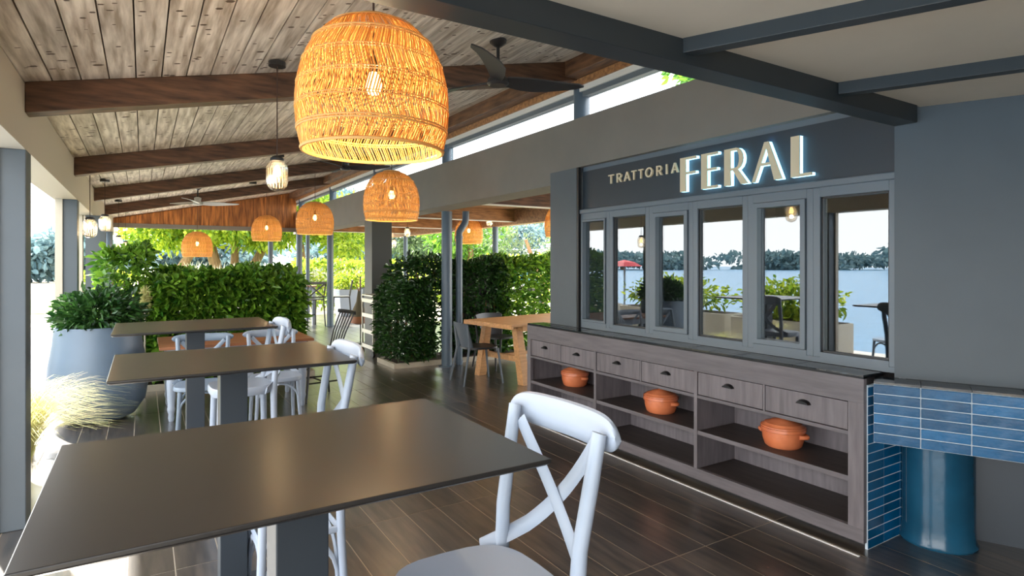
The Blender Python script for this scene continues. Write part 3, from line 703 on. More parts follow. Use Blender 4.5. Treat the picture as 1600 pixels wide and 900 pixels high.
# oak trestle table in the side bay
ok = thing('oak_table', 'pale oak table with splayed block legs in the open bay', 'table', (4.655, 6.70, 0), math.radians(9))
for k in range(5): MB().box(-.98, .98, -.48 + .194 * k, -.48 + .194 * k + .191, .725, .752).build('top_board', 'oak', ok, bevel=.003)
MB().box(-.985, -.955, -.485, .485, .700, .727).build('breadboard_end', 'oak', ok)
for sx in (-1, 1):
    for sy in (-1, 1):
        x = sx * .74; a, b = sy * .30, sy * .44
        MB().hexa([(x - .06, b - .055, 0), (x + .06, b - .055, 0), (x + .06, b + .055, 0), (x - .06, b + .055, 0), (x - .05, a - .045, .70), (x + .05, a - .045, .70), (x + .05, a + .045, .70), (x - .05, a + .045, .70)]).build('leg', 'oak', ok, bevel=.004)
    MB().box(sx * .74 - .04, sx * .74 + .04, -.46, .46, .66, .725).build('bearer', 'oak', ok)
    MB().box(sx * .74 - .022, sx * .74 + .022, -.36, .36, .27, .34).build('cross_tie', 'oak', ok)
MB().box(-.74, .74, -.022, .022, .29, .33).build('long_tie', 'oak', ok)
# moulded armchairs
def shell_chair(name, label, m, loc, rz, seatm=None):
    t = thing(name, label, 'chair', loc, rz)
    n = 20; out = [(.22 * math.copysign(abs(math.cos(2 * PI * i / n)) ** .6, math.cos(2 * PI * i / n)), .22 * math.copysign(abs(math.sin(2 * PI * i / n)) ** .6, math.sin(2 * PI * i / n))) for i in range(n)]
    MB().prism(out, lambda a, b: (a, b, .43), lambda a, b: (a * .98, b * .98, .455)).build('seat', seatm or m, t, smooth=True)
    vs_ = []; fs = []; nu, nv = 11, 7
    for o_ in (0, .014):
        for j in range(nv):
            v = j / (nv - 1); z = .43 + .32 * v; w = .16 + .08 * v
            for i in range(nu):
                u = -1 + 2 * i / (nu - 1); vs_.append((w * u, -.20 - .10 * v + .07 * u * u - o_, z + .015 * (1 - u * u) * v))
    for i in range(nu - 1):
        for j in range(nv - 1):
            a = j * nu + i; fs.append((a, a + 1, a + nu + 1, a + nu)); b = a + nu * nv; fs.append((b, b + nu, b + nu + 1, b + 1))
    rim = [i for i in range(nu)] + [j * nu + nu - 1 for j in range(1, nv)] + [(nv - 1) * nu + i for i in range(nu - 2, -1, -1)] + [j * nu for j in range(nv - 2, 0, -1)]
    for a, b in zip(rim, rim[1:] + rim[:1]): fs.append((a, a + nu * nv, b + nu * nv, b))
    MB().add(vs_, fs).build('back_shell', m, t, smooth=True)
    for s in (-1, 1):
        MB().tube([(s * .24, -.245, .735), (s * .235, -.22, .56), (s * .215, -.21, .43), (s * .25, -.29, 0)], [.012, .015, .017, .012], 8).build('leg', m, t, smooth=True)
        MB().tube([(s * .20, .18, .44), (s * .235, .235, 0)], [.017, .012], 8).build('leg', m, t, smooth=True)
    return t
shell_chair('moulded_chair', 'grey moulded plastic chair at the end of the oak table', 'plastic', (3.62, 6.64, 0), math.radians(-97), 'blackpl')
shell_chair('moulded_chair', 'black moulded chair on the far side of the oak table', 'blackpl', (4.35, 7.38, 0), math.radians(188))
shell_chair('moulded_chair', 'black moulded chair on the near side of the oak table', 'blackpl', (4.75, 6.05, 0), math.radians(9))
# bar table and black cross-back bar chairs at the far end
bt = thing('garden_table', 'far white garden table with a red wood top', 'table', (3.0, 15.2, 0))
for k in range(6): MB().box(-.6, .6, -.42 + .14 * k, -.42 + .14 * k + .136, .92, .945).build('top_slat', 'teak', bt)
for sx in (-1, 1):
    for sy in (-1, 1): MB().box(sx * .53 - .035, sx * .53 + .035, sy * .36 - .035, sy * .36 + .035, 0, .92).build('leg', 'white', bt)
MB().box(-.5, .5, -.38, -.35, .84, .92).build('apron', 'white', bt); MB().box(-.5, .5, .35, .38, .84, .92).build('apron', 'white', bt)
def bar_chair(loc, rz, label):
    t = thing('bar_chair', label, 'chair', loc, rz, group='black cross-back bar chairs')
    MB().box(-.21, .21, -.20, .20, .62, .65).build('seat', 'blackmetal', t, bevel=.008)
    for s in (-1, 1):
        MB().tube([(s * .22, -.25, 0), (s * .20, -.2, .63), (s * .215, -.27, 1.05)], .015, 8).build('leg', 'blackmetal', t, smooth=True)
        MB().tube([(s * .18, .18, .63), (s * .2, .22, 0)], .015, 8).build('leg', 'blackmetal', t, smooth=True)
        MB().bar((s * .19, -.255, 1.0), (-s * .19, -.215, .70), .012, .032, up=(0, 0, 1)).build('cross_slat', 'blackmetal', t)
    MB().box(-.24, .24, -.29, -.265, 1.0, 1.06).build('top_rail', 'blackmetal', t, bevel=.008)
    MB().box(-.2, .2, -.215, -.20, .68, .71).build('lower_rail', 'blackmetal', t); MB().tube([(-.195, .2, .25), (.195, .2, .25)], .011, 6).build('footrest', 'blackmetal', t)
    return t
bar_chair((3.42, 14.55, 0), math.radians(12), 'black cross-back bar chair left of the round blue post')
bar_chair((4.35, 15.35, 0), math.radians(75), 'black cross-back bar chair right of the round blue post')
bar_chair((2.9, 15.95, 0), math.radians(175), 'black bar chair behind the far garden table')

# trolley by the dark column
tr = thing('serving_trolley', 'tall pale metal trolley frame on black castors beside the hedge', 'trolley', (3.27, 9.32, 0))
for (a, b) in ((-.17, -.16), (.03, -.16), (-.17, .38), (.03, .38)): MB().box(a - .012, a + .012, b - .012, b + .012, .10, .98).build('upright', 'cart', tr)
for z in (.12, .36, .62, .86):
    MB().box(-.16, .02, -.15, .37, z, z + .012).build('shelf', 'cart', tr); MB().box(-.18, -.174, -.17, .39, z, z + .06).build('shelf_lip', 'cart', tr)
    MB().box(-.17, .03, -.178, -.172, z, z + .06).build('shelf_lip', 'cart', tr)
MB().box(-.182, .042, -.172, .392, .965, .985).build('top_frame', 'cart', tr)
for (a, b) in ((-.17, -.16), (.03, -.16), (-.17, .38), (.03, .38)): MB().tube([(a - .018, b, .05), (a + .018, b, .05)], .05, 16).build('castor', 'rubber', tr, smooth=True)
# bag on a chair back
bg = thing('shoulder_bag', 'brown and olive bag hanging by the dark column', 'bag', (3.42, 10.92, .36))
MB().lathe([(.03, 0), (.13, .02), (.15, .12), (.12, .26), (.05, .42), (.02, .62)], 18).build('bag_body', 'cloth', bg, smooth=True)
MB().lathe([(.05, -.002), (.152, .03), (.155, .12), (.14, .16)], 18).build('leather_base', 'leather', bg, smooth=True)
MB().tube([(0, 0, .60), (-.05, 0, .74), (0, 0, .86), (.03, 0, .74), (0, 0, .60)], .009, 6).build('strap', 'leather', bg)
st = thing('coat_stand', 'slim dark stand that holds the brown bag', 'stand', (3.46, 10.95, 0)); MB().tube([(0, 0, .0), (.0, 0, 1.25)], .012, 8).build('pole', 'blackmetal', st); MB().tube([(0, 0, 1.22), (-.06, -.02, 1.24), (-.08, -.03, 1.28)], .008, 6).build('hook', 'blackmetal', st); MB().lathe([(.14, 0), (.14, .012), (.02, .02)], 16).build('foot', 'blackmetal', st)

# ================================================================== LAMPS
RPROF = [(.085, .0), (.135, -.018), (.190, -.052), (.232, -.098), (.262, -.150), (.282, -.205), (.295, -.262), (.301, -.320), (.302, -.375), (.298, -.430), (.290, -.480), (.277, -.530)]
def prof_at(t):
    q = t * (len(RPROF) - 1); i = min(int(q), len(RPROF) - 2); f = q - i
    return RPROF[i][0] * (1 - f) + RPROF[i + 1][0] * f, RPROF[i][1] * (1 - f) + RPROF[i + 1][1] * f
def rattan_lamp():
    t = thing('rattan_pendant', '', 'lamp', (0, 0, 0))
    ns, nz, bands = 176, 49, 7
    V = []; F = []
    def ang(k, tt):
        b = tt * bands; i = int(b); f = b - i; a = 0.0
        for q in range(min(i, bands)): a += .075 * (1 if q % 2 else -1) * (1.5 if q > 4 else 1.0)
        if i < bands: a += f * .075 * (1 if i % 2 else -1) * (1.5 if i > 4 else 1.0)
        return a + k * 2 * PI / ns + .05 * math.sin(k * 1.7) * .12
    for k in range(ns):
        skip = rng.random() < .06
        for i in range(nz + 1):
            tt = i / nz; r, z = prof_at(tt); a = ang(k, tt); wv = .0012 * math.sin(i * 1.1 + k * 2.1)
            w = (.0036 if k % 2 else .0030) / max(r, .12)
            d = .0022
            for (da, dr) in ((-w, 0), (0, d), (w, 0), (0, -d)):
                V.append(((r + wv + dr) * math.cos(a + da), (r + wv + dr) * math.sin(a + da), z))
        base = k * (nz + 1) * 4
        for i in range(nz):
            for j in range(4):
                F.append((base + i * 4 + j, base + i * 4 + (j + 1) % 4, base + (i + 1) * 4 + (j + 1) % 4, base + (i + 1) * 4 + j))
    sh = np_mesh('woven_shade', V, F, 'rattan', t)
    for b in range(bands + 1):
        tt = b / bands; r, z = prof_at(tt); rr = .0075 if b in (0, bands) else (.0040 if b in (2, 6) else .0022)
        for dz in ((0,) if b in (0, bands) else (-.005, .005)):
            MB().tube([((r + .003) * math.cos(2 * PI * q / 56), (r + .003) * math.sin(2 * PI * q / 56), z + dz) for q in range(57)], rr, 5, cap=False).build('hoop', 'rattan2', t, smooth=True)
    MB().lathe([(0, -.30), (.022, -.295), (.034, -.268), (.03, -.235), (.014, -.205), (.0, -.20)], 16).build('bulb', 'bulb', t, smooth=True)
    MB().lathe([(.016, -.21), (.018, -.205), (.018, -.15), (.008, -.14)], 12).build('socket', 'blackmetal', t, smooth=True)
    return t
proto = rattan_lamp(); used = [False]
def cordtop(t, x, y, ztop, zlow):
    MB().tube([(0, 0, -.145), (0, 0, ztop - zlow - .012)], .0045, 6).build('cord', 'cord', t)
    MB().lathe([(.05, ztop - zlow - .03), (.05, ztop - zlow)], 18).build('ceiling_rose', 'blackmetal', t)
def put_rattan(x, y, zbot, label, energy, roof=None):
    ztop = zbot + .53
    t = proto if not used[0] else copy_tree(protoclean)
    used[0] = True
    place(t, (x, y, ztop), random.uniform(0, 6), label, 'woven rattan pendants')
    zr = roof if roof else rz_(x) - .012
    if roof is None:
        pass
    cordtop(t, x, y, zr, ztop)
    ld = bpy.data.lights.new('rattan_bulb_light', 'POINT'); ld.energy = energy; ld.color = (1.0, .76, .44); ld.shadow_soft_size = .035
    lo = bpy.data.objects.new('bulb_light', ld); COL.objects.link(lo); lo.parent = t; lo.location = (0, 0, -.36)
    return t
protoclean = copy_tree(proto); 
def drop(o):
    for c in list(o.children): drop(c)
    bpy.data.objects.remove(o)
LAMPS = [(.80, 2.36, 1.955, 'largest woven rattan pendant, upper centre, close to the viewer', 10, None),
         (2.33, 6.27, 1.975, 'woven rattan pendant above the passage, left of the round columns', 5, None),
         (2.45, 10.2, 1.985, 'woven rattan pendant before the orange gable right edge', 4, None),
         (2.24, 13.5, 1.975, 'woven rattan pendant below the orange gable, right of the tree trunks', 4, None),
         (1.00, 14.5, 1.64, 'lowest hanging woven rattan pendant in front of the yellow green tree', 4, None),
         (5.95, 11.35, 1.92, 'woven rattan pendant in the side pergola beside the downpipe', 4, 2.535),
         (5.82, 7.80, 1.93, 'woven rattan pendant mostly hidden by the slate pillar', 4, 2.535)]
for l in LAMPS: put_rattan(*l)
drop(protoclean)
def jar_lamp():
    t = thing('jar_pendant', '', 'lamp', (0, 0, 0))
    MB().lathe([(.040, 0), (.044, -.012), (.060, -.030), (.0635, -.055), (.0635, -.125), (.057, -.160), (.040, -.185), (.016, -.196), (.0, -.198)], 72, ribs=24, ramp=.022).build('glass_jar', 'jar', t, smooth=True)
    MB().lathe([(.0, .022), (.030, .022), (.042, .010), (.042, -.006), (0, -.006)], 20).build('metal_cap', 'blackmetal', t, smooth=True)
    MB().lathe([(0, -.105), (.018, -.10), (.026, -.08), (.020, -.055), (.010, -.035), (0, -.03)], 14).build('bulb', 'bulb', t, smooth=True)
    return t
jproto = jar_lamp(); jclean = copy_tree(jproto); ju = [False]
def put_jar(x, y, ztop, label, zr=None, e=0.9):
    t = jproto if not ju[0] else copy_tree(jclean); ju[0] = True
    place(t, (x, y, ztop), 0, label, 'ribbed glass jar pendants')
    zr = zr if zr else rz_(x) - .01
    MB().tube([(0, 0, .02), (0, 0, zr - ztop)], .0035, 6).build('cord', 'cord', t)
    MB().lathe([(.052, zr - ztop - .028), (.052, zr - ztop)], 20).build('ceiling_rose', 'blackmetal', t)
    ld = bpy.data.lights.new('jar_bulb_light', 'POINT'); ld.energy = e; ld.color = (1.0, .72, .42); ld.shadow_soft_size = .02
    lo = bpy.data.objects.new('bulb_light', ld); COL.objects.link(lo); lo.parent = t; lo.location = (0, 0, -.135)
put_jar(.722, 3.98, 2.15, 'nearest glass jar pendant, left of the largest rattan lamp')
put_jar(-.465, 7.55, 1.955, 'glass jar pendant hanging leftmost, before the square column')
put_jar(-.40, 8.95, 2.085, 'small glass jar pendant right of the leftmost one')
put_jar(-.345, 11.9, 1.94, 'tiny glass jar pendant left of the far pair by the shrub')
put_jar(-.30, 14.6, 1.93, 'tiny glass jar pendant right of the far pair by the shrub')
put_jar(4.85, 12.1, 2.25, 'glass jar pendant left of the thick round column', 2.535)
put_jar(5.45, 14.5, 2.10, 'lowest and smallest glass jar pendant right of the dark square column', 2.535)
put_jar(5.75, 10.1, 2.41, 'glass jar pendant high in the side pergola, right of the downpipe', 2.535)
drop(jclean)
# ---- ceiling fans
def fan(x, y, zh, a0, m, label):
    t = thing('ceiling_fan', label, 'fan', (x, y, zh), group='three-blade ceiling fans'); zr = rz_(x) - zh
    MB().lathe([(.0, -.05), (.06, -.05), (.078, -.035), (.075, -.012), (.05, .02), (.055, .075), (.02, .09)], 24).build('motor_hub', m, t, smooth=True)
    MB().tube([(0, 0, .08), (0, 0, zr - .02)], .012, 8).build('rod', 'blackmetal', t, smooth=True)
    MB().lathe([(.02, zr - .05), (.06, zr - .02), (.062, zr - .0)], 18).build('canopy', 'blackmetal', t, smooth=True)
    for k in range(3):
        a = math.radians(a0 + 120 * k); vs_ = []; fs = []; n = 14
        for i in range(n):
            u = i / (n - 1); r = .06 + .60 * u; w = .045 + .03 * math.sin(PI * min(1, u * 1.25)) ; w *= math.sqrt(max(0.02, 1 - max(0, (u - .82) / .18) ** 2))
            tw = -math.radians(24 - 14 * u); sweep = .05 * math.sin(PI * u)
            for s, tz in ((-1, .005), (1, .005), (1, -.005), (-1, -.005)):
                yy = sweep + s * w * math.cos(tw); zz = -.015 + s * w * math.sin(tw) + tz + .02 * u
                vs_.append((r * math.cos(a) - yy * math.sin(a), r * math.sin(a) + yy * math.cos(a), zz))
        for i in range(n - 1):
            for j in range(4): fs.append((i * 4 + j, i * 4 + (j + 1) % 4, (i + 1) * 4 + (j + 1) % 4, (i + 1) * 4 + j))
        fs += [(3, 2, 1, 0), tuple((n - 1) * 4 + j for j in range(4))]
        MB().add(vs_, fs).build('blade', m, t, smooth=True)
fan(2.13, 3.62, 2.80, -14, 'fan', 'dark three-blade ceiling fan right of the largest rattan lamp')
fan(2.54, 8.75, 2.92, -32, 'fan', 'dark three-blade ceiling fan under the largest lampshade, far down the ceiling')
fan(.80, 11.5, 2.54, 6, 'fanlight', 'pale three-blade ceiling fan in front of the orange gable')
for (x, y) in ((1.55, 8.4), (1.72, 11.8)):
    s = thing('smoke_detector', 'small dark ceiling box on the %s' % ('planks before the pale fan' if y < 10 else 'planks right of the pale fan'), 'detector', (x, y, rz_(x) - .035)); MB().box(-.06, .06, -.03, .03, 0, .045).build('box_body', 'blackmetal', s, bevel=.004); MB().box(-.04, .04, -.034, -.03, .01, .03).build('vent_slot', 'rubber', s)

# ================================================================== PLANTS
# big pot with shrub, left
pt = thing('large_planter', 'large round blue grey pot at the left edge', 'planter', (-.36, 6.95, 0))
MB().lathe([(0, 0), (.20, 0), (.30, .05), (.385, .18), (.41, .33), (.395, .52), (.36, .74), (.345, .90), (.315, .90), (.32, .80), (0, .78)], 40).build('pot_body', 'pot', pt, smooth=True)
MB().lathe([(0, .80), (.318, .80)], 24).build('soil', 'soil', pt)
sh = thing('pot_shrub', 'small dark green shrub growing in the large blue grey pot', 'plant', (-.36, 6.95, .80))
P, D = cloud((0.0, 0, .21), (.36, .36, .25), 2600, .35); D[:, 2] += .3; foliage('foliage', P, D, .075, .030, 'darkleaf', sh)
for k in range(7): MB().tube([(.04 * math.cos(k), .04 * math.sin(k), 0), (.2 * math.cos(k * .9), .2 * math.sin(k * .9), .28)], .006, 5).build('stem', 'bark', sh)
def grass(label, loc, n, h, spread, m='straw', name='feather_grass', lean=(0, 0)):
    t = thing(name, label, 'grass', loc); V = []; F = []
    for k in range(n):
        a = rng.uniform(0, 2 * PI); r0 = rng.uniform(0, .05); hh = h * rng.uniform(.6, 1.1); sp_ = spread * rng.uniform(.2, 1.1); w = .0032
        base = len(V); ns = 7
        for i in range(ns):
            u = i / (ns - 1); r = r0 + sp_ * u ** 1.9; z = hh * math.sin(u * 1.95) / math.sin(1.57) * (1 if u < .8 else 1)
            x = math.cos(a) * r + lean[0] * u * u; y = math.sin(a) * r + lean[1] * u * u; ww = w * (1 - .8 * u)
            V += [(x - math.sin(a) * ww, y + math.cos(a) * ww, z), (x + math.sin(a) * ww, y - math.cos(a) * ww, z)]
        for i in range(ns - 1): b = base + 2 * i; F.append((b, b + 1, b + 3, b + 2))
    np_mesh('blades', V, F, m, t, kind='stuff'); MB().lathe([(.06, 0), (.05, .03), (0, .05)], 10).build('crown', 'soil', t)
    return t
grass('arching straw-coloured feather grass in front of the large pot', (-.72, 5.25, 0.0), 900, .62, .55, lean=(.12, 0))
grass('second low tuft of feather grass at the left edge', (-.80, 6.15, 0.0), 500, .40, .45, lean=(.1, -.1))
pl = thing('pampas_plume', 'single straw plume between the pot and the hedge', 'grass', (.02, 7.75, 0)); MB().tube([(0, 0, 0), (0, 0, 1.0)], .008, 6).build('stalk', 'kerb', pl)
P, D = cloud((0, 0, 1.10), (.035, .035, .14), 500, .1); D[:, 2] += .7; foliage('plume', P, D, .055, .005, 'straw', pl)
def hedge(name, label, x0, x1, y0, y1, z0, z1, n, L, W, m, kerb=True, group=None, stems=5):
    t = thing(name, label, 'hedge', ((x0 + x1) / 2, (y0 + y1) / 2, 0), group=group); ox, oy = (x0 + x1) / 2, (y0 + y1) / 2
    P, D = boxcloud(x0 - ox, x1 - ox, y0 - oy, y1 - oy, z0, z1, n); foliage('foliage', P, D, L, W, m, t, droop=.25)
    for k in range(stems):
        sx = x0 - ox + (x1 - x0) * (k + .5) / stems; MB().tube([(sx, 0, .02), (sx + random.uniform(-.06, .06), random.uniform(-.05, .05), (z0 + z1) * .5), (sx + random.uniform(-.1, .1), 0, z1 - .12)], [.016, .012, .006], 6).build('stem', 'bark', t)
    return t
def bed(label, x0, x1, y0, y1, h=.07):
    t = thing('planting_bed', label, 'planter', ((x0 + x1) / 2, (y0 + y1) / 2, 0)); ox, oy = (x0 + x1) / 2, (y0 + y1) / 2; w = .05
    hx, hy = (x1 - x0) / 2, (y1 - y0) / 2
    MB().box(-hx, hx, -hy, -hy + w, 0, h).build('kerb', 'kerb', t); MB().box(-hx, hx, hy - w, hy, 0, h).build('kerb', 'kerb', t)
    MB().box(-hx, -hx + w, -hy + w, hy - w, 0, h).build('kerb', 'kerb', t); MB().box(hx - w, hx, -hy + w, hy - w, 0, h).build('kerb', 'kerb', t)
    MB().box(-hx + w, hx - w, -hy + w, hy - w, .004, h - .01).build('soil', 'soil', t)
    return t
bed('stone-edged soil bed of the laurel hedge behind the tables', -.55, 1.95, 8.12, 8.98)
hedge('laurel_hedge', 'glossy green laurel hedge behind the row of dark tables', .12, 1.75, 8.25, 8.85,   .12, 1.29, 13000, .135, .052, 'laurel')
hedge('laurel_shrub', 'tall upright laurel shrub right of the pale blue post', -.40, .05, 8.3, 8.75, .1, 1.60, 2200, .105, .043, 'laurel', stems=3)
bed('stone-edged bed of the dark hedge beside the thick round column', 3.02, 6.05, 8.02, 8.75)
hedge('climbing_hedge', 'dark leafy hedge between the trolley and the thick round column', 3.12, 3.66, 8.10, 9.0, .10, 1.10, 6500, .085, .032, 'darkleaf')
hedge('climbing_hedge', 'loose upper branches of dark leaves in front of the dark square column', 3.30, 4.0, 8.25, 9.0, 1.12, 1.50, 1300, .11, .034, 'darkleaf', stems=3)
hedge('dark_screen_hedge', 'flat-topped dark ivy screen behind the downpipe', 4.05, 5.0, 8.25, 8.6, .10, 1.47, 6500, .07, .036, 'darkleaf')
hedge('bright_hedge', 'bright green laurel hedge left of the slate pillar', 5.0, 6.6, 8.2, 8.8, .10, 1.50, 6500, .12, .045, 'laurel')
pn = thing('hedge_panel', 'dark flat panel inside the ivy screen behind the downpipe', 'fence', (4.52, 8.42, 0)); MB().box(-.47, .47, -.02, .02, .06, 1.48).build('panel_board', 'blackmetal', pn); MB().box(-.5, -.47, -.03, .03, .0, 1.5).build('panel_post', 'darkcol', pn); MB().box(.47, .5, -.03, .03, .0, 1.5).build('panel_post', 'darkcol', pn)
rl = thing('planter_rail', 'dark horizontal rail running through the hedges of the side pergola', 'rail', (4.9, 9.75, 0)); MB().box(-1.3, 1.9, -.03, .03, .93, 1.0).build('rail_bar', 'blackmetal', rl)
for x in (-1.2, .3, 1.8): MB().box(x - .025, x + .025, -.025, .025, 0, .93).build('rail_post', 'blackmetal', rl)
# planter boxes and hedges past the far end
for k, (x, y) in enumerate(((5.0, 17.0), (5.9, 18.0))):
    b = thing('box_planter', ['tapered white planter box at the end of the passage', 'tapered grey planter box behind the white one'][k], 'planter', (x, y, 0))
    MB().hexa([(-.26, -.26, 0), (.26, -.26, 0), (.26, .26, 0), (-.26, .26, 0), (-.34, -.34, .75), (.34, -.34, .75), (.34, .34, .75), (-.34, .34, .75)]).build('planter_body', 'white' if k == 0 else 'facade', b, bevel=.01)
    MB().box(-.31, .31, -.31, .31, .74, .755).build('soil', 'soil', b)
    q = thing('planter_bush', ['lime green bush in the white planter box', 'lime green bush in the grey planter box'][k], 'plant', (x, y, .755)); P, D = cloud((0, 0, .2), (.42, .42, .3), 500, .3); foliage('foliage', P, D, .12, .05, 'limeleaf', q); MB().tube([(0, 0, 0), (0.02, 0, .25)], .012, 6).build('stem', 'bark', q)
hedge('far_hedge', 'clipped bright hedge past the far end of the passage', 4.2, 9.2, 19.2, 20.2, .1, 1.45, 3200, .2, .09, 'limeleaf', stems=6)
hedge('far_hedge', 'long bright hedge past the far tables on the left', -1.5, 3.6, 19.4, 20.2, .1, 1.1, 2200, .2, .09, 'limeleaf', stems=6)
hedge('far_hedge', 'yellow green hedge beyond the side pergola rail', 6.9, 12.5, 11.8, 12.6, .1, 1.55, 3000, .16, .07, 'limeleaf', stems=6)
# trees
def tree(name, label, loc, trunk, crowns, L, W, m, bark='bark', group='trees beyond the terrace'):
    t = thing(name, label, 'tree', loc, group=group)
    for (pts, r0, r1) in trunk:
        n = len(pts); MB().tube(pts, [r0 + (r1 - r0) * i / (n - 1) for i in range(n)], 10).build('trunk', bark, t, smooth=True)
    Ps, Ds = [], []
    for (c, r, n) in crowns:
        P, D = cloud(c, r, n, .45); Ps.append(P); Ds.append(D)
    foliage('foliage', np.concatenate(Ps), np.concatenate(Ds), L, W, m, t)
    return t
def crowns(cx, cy, cz, R, h, k, n): return [((cx + random.uniform(-R, R) * .75, cy + random.uniform(-R, R) * .75, cz + random.uniform(-h, h)), (R * random.uniform(.38, .6), R * random.uniform(.38, .6), h * random.uniform(.45, .7)), n) for _ in range(k)]
tree('lime_tree', 'spreading yellow green tree with a leaning trunk behind the laurel hedge', (.95, 27, 0), [([(0, 0, 0), (.35, 0, 1.3), (1.1, 0, 2.6), (1.6, 0, 3.4)], .22, .10)], crowns(1.8, 0, 3.7, 2.6, 1.1, 13, 700) + [((-.5, 0, 2.75), (1.25, 1.0, .85), 1100), ((.9, .5, 2.6), (1.1, 1.0, .7), 800)], .21, .11, 'limeleaf')
tree('lime_tree', 'yellow green tree with two thick trunks in the centre left', (2.75, 27.5, 0), [([(0, 0, 0), (-.2, 0, 1.5), (-.7, 0, 3.6)], .30, .16), ([(.9, 0, 0), (1.3, 0, 1.4), (2.3, 0, 3.4)], .26, .12), ([(.5, .3, 0), (.6, .3, 2), (.4, .3, 4)], .2, .1)], crowns(1.0, 0, 3.9, 3.4, 1.1, 15, 700), .21, .11, 'limeleaf')
tree('lime_tree', 'yellow green tree right of the thin far post', (5.9, 26, 0), [([(0, 0, 0), (-.15, 0, 1.5), (-.35, 0, 3.4)], .17, .10)], crowns(.6, 0, 3.2, 2.6, 1.0, 12, 500), .21, .11, 'limeleaf')
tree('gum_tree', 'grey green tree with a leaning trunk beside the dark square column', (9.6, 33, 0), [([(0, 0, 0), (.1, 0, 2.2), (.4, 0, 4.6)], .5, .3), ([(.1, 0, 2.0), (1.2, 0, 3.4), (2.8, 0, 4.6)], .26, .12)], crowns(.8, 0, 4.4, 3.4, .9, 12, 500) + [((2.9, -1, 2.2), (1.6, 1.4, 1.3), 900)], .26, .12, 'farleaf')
tree('olive_tree', 'silvery olive tree in the right opening of the side pergola', (11.8, 17.0, 0), [([(0, 0, 0), (.2, 0, 1.0), (.6, 0, 2.2)], .16, .07), ([(.1, 0, .7), (-.4, 0, 1.6), (-.7, 0, 2.3)], .10, .05)], crowns(.1, 0, 2.9, 1.7, 1.3, 14, 330), .17, .045, 'oliveleaf')
tree('evergreen_tree', 'mid green tree left of the olive tree', (11.0, 21.0, 0), [([(0, 0, 0), (.1, 0, 2.2)], .18, .1)], crowns(0, 0, 2.5, 1.6, 1.5, 10, 330), .22, .10, 'laurel')
tree('evergreen_tree', 'bushy green tree behind the olive tree, right', (17.5, 20.0, 0), [([(0, 0, 0), (.1, 0, 2.6)], .22, .12)], crowns(0, 0, 3.0, 2.8, 1.6, 13, 500), .22, .11, 'laurel')
tree('olive_tree', 'second silvery tree left of the thick round column', (13.5, 30.0, 0), [([(0, 0, 0), (.2, 0, 2.4)], .2, .1)], crowns(0, 0, 3.2, 2.6, 1.2, 12, 400), .26, .09, 'oliveleaf')
tree('roof_tree', 'green treetop seen through the clerestory above the sign wall', (11.5, 8.6, 0), [([(0, 0, 0), (.1, 0, 4.6)], .25, .15)], crowns(0, 0, 6.2, 1.9, 1.3, 11, 330), .24, .11, 'laurel')
for k, (x, y, R, h) in enumerate(((-5, 62, 7, 3.2), (6, 66, 9, 5.0), (20, 64, 9, 5.0), (33, 60, 10, 6), (46, 54, 10, 6), (50, 40, 9, 6))):
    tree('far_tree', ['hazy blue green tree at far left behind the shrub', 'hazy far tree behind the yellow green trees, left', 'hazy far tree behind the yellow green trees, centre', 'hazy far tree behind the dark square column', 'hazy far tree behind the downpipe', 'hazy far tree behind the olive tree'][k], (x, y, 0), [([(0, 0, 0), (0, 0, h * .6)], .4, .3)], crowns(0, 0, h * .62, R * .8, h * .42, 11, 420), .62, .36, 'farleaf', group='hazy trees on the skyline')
pg = thing('pale_grass_bank', 'bank of pale plumed grass under the trees', 'grass', (6.5, 23.6, 0))
P = rng.uniform((-5.5, -.8, 0), (7.5, .8, .5), (5200, 3)); D = rng.normal(size=(5200, 3)) * .3; D[:, 2] += 1; foliage('plumes', P, D, 1.05, .05, 'whitegrass', pg)
lw = tag(MB().box(-10, 30, 22.5, 31, -.03, -.01).build('lawn_strip', 'lawn'), 'green verge under the trees', kind='structure')
# tennis court screen far right
tc_ = thing('court_fence', 'teal mesh court fence behind the side pergola', 'fence', (18.5, 34, 0))
MB().box(-7, 10, -.02, .02, .0, 1.9).build('screen_cloth', 'net', tc_)
for k in range(9): MB().tube([(-7 + 2.1 * k, -.05, 0), (-7 + 2.1 * k, -.05, 3.2)], .05, 6).build('fence_post', 'white', tc_)
MB().tube([(-7, -.05, 2.4), (10, -.05, 2.4)], .04, 6).build('fence_rail', 'white', tc_)
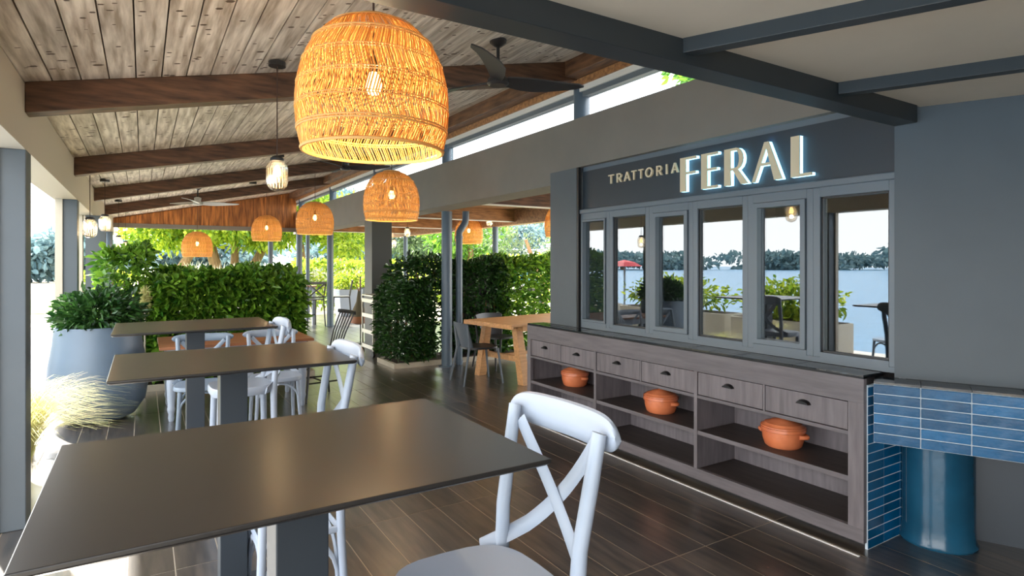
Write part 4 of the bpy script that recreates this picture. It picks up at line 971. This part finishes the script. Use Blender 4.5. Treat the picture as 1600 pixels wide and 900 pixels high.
# ---- waterfront side, seen in the window reflections
ter = copy_tree(gch); place(ter, (-1.95, 4.2, 0), math.radians(-60), 'grey cross-back chair on the waterfront terrace, seen in the right window'); ter['group'] = 'waterfront chairs'
wt2 = thing('terrace_table', 'pale round table on the waterfront terrace, seen in the right window', 'table', (-1.55, 3.55, 0)); MB().lathe([(0, .72), (.40, .72), (.41, .73), (.41, .745), (0, .75)], 28).build('tabletop', 'white', wt2, smooth=True); MB().lathe([(.22, 0), (.22, .015), (.035, .03), (.03, .72)], 20).build('pedestal', 'blackmetal', wt2, smooth=True)
for k, (x, y, w) in enumerate(((-2.9, 6.4, 1.0), (-3.1, 9.2, 1.5), (-3.0, 12.6, 1.5))):
    b = thing('terrace_planter', ['nearest long planter on the waterfront terrace', 'middle long planter on the waterfront terrace', 'far long planter on the waterfront terrace'][k], 'planter', (x, y, 0)); MB().box(-.28, .28, -w, w, 0, .5).build('planter_body', 'beige', b, bevel=.01); MB().box(-.24, .24, -w + .04, w - .04, .49, .505).build('soil', 'soil', b)
    q = thing('terrace_bush', ['bright bush in the nearest waterfront planter', 'bright bush in the middle waterfront planter', 'bright bush in the far waterfront planter'][k], 'plant', (x, y, .505)); P, D = cloud((0, 0, .3), (.4, w, .42), 1500, .3); foliage('foliage', P, D, .12, .055, 'limeleaf', q); MB().tube([(0, 0, 0), (0, 0, .3)], .02, 6).build('stem', 'bark', q)
ps_ = thing('red_parasol', 'red parasol on the waterfront, seen small in the window', 'parasol', (-3.2, 10.95, 0)); MB().tube([(0, 0, 0), (0, 0, 1.55)], .025, 8).build('pole', 'white', ps_); MB().lathe([(0, 1.58), (.25, 1.52), (.42, 1.42)], 8).build('canopy', 'red', ps_)
for k, (x, y, R, h) in enumerate(((-150, 62, 15, 5.5), (-185, 118, 24, 5), (-140, 18, 9, 4.5), (-130, 150, 20, 5.5))):
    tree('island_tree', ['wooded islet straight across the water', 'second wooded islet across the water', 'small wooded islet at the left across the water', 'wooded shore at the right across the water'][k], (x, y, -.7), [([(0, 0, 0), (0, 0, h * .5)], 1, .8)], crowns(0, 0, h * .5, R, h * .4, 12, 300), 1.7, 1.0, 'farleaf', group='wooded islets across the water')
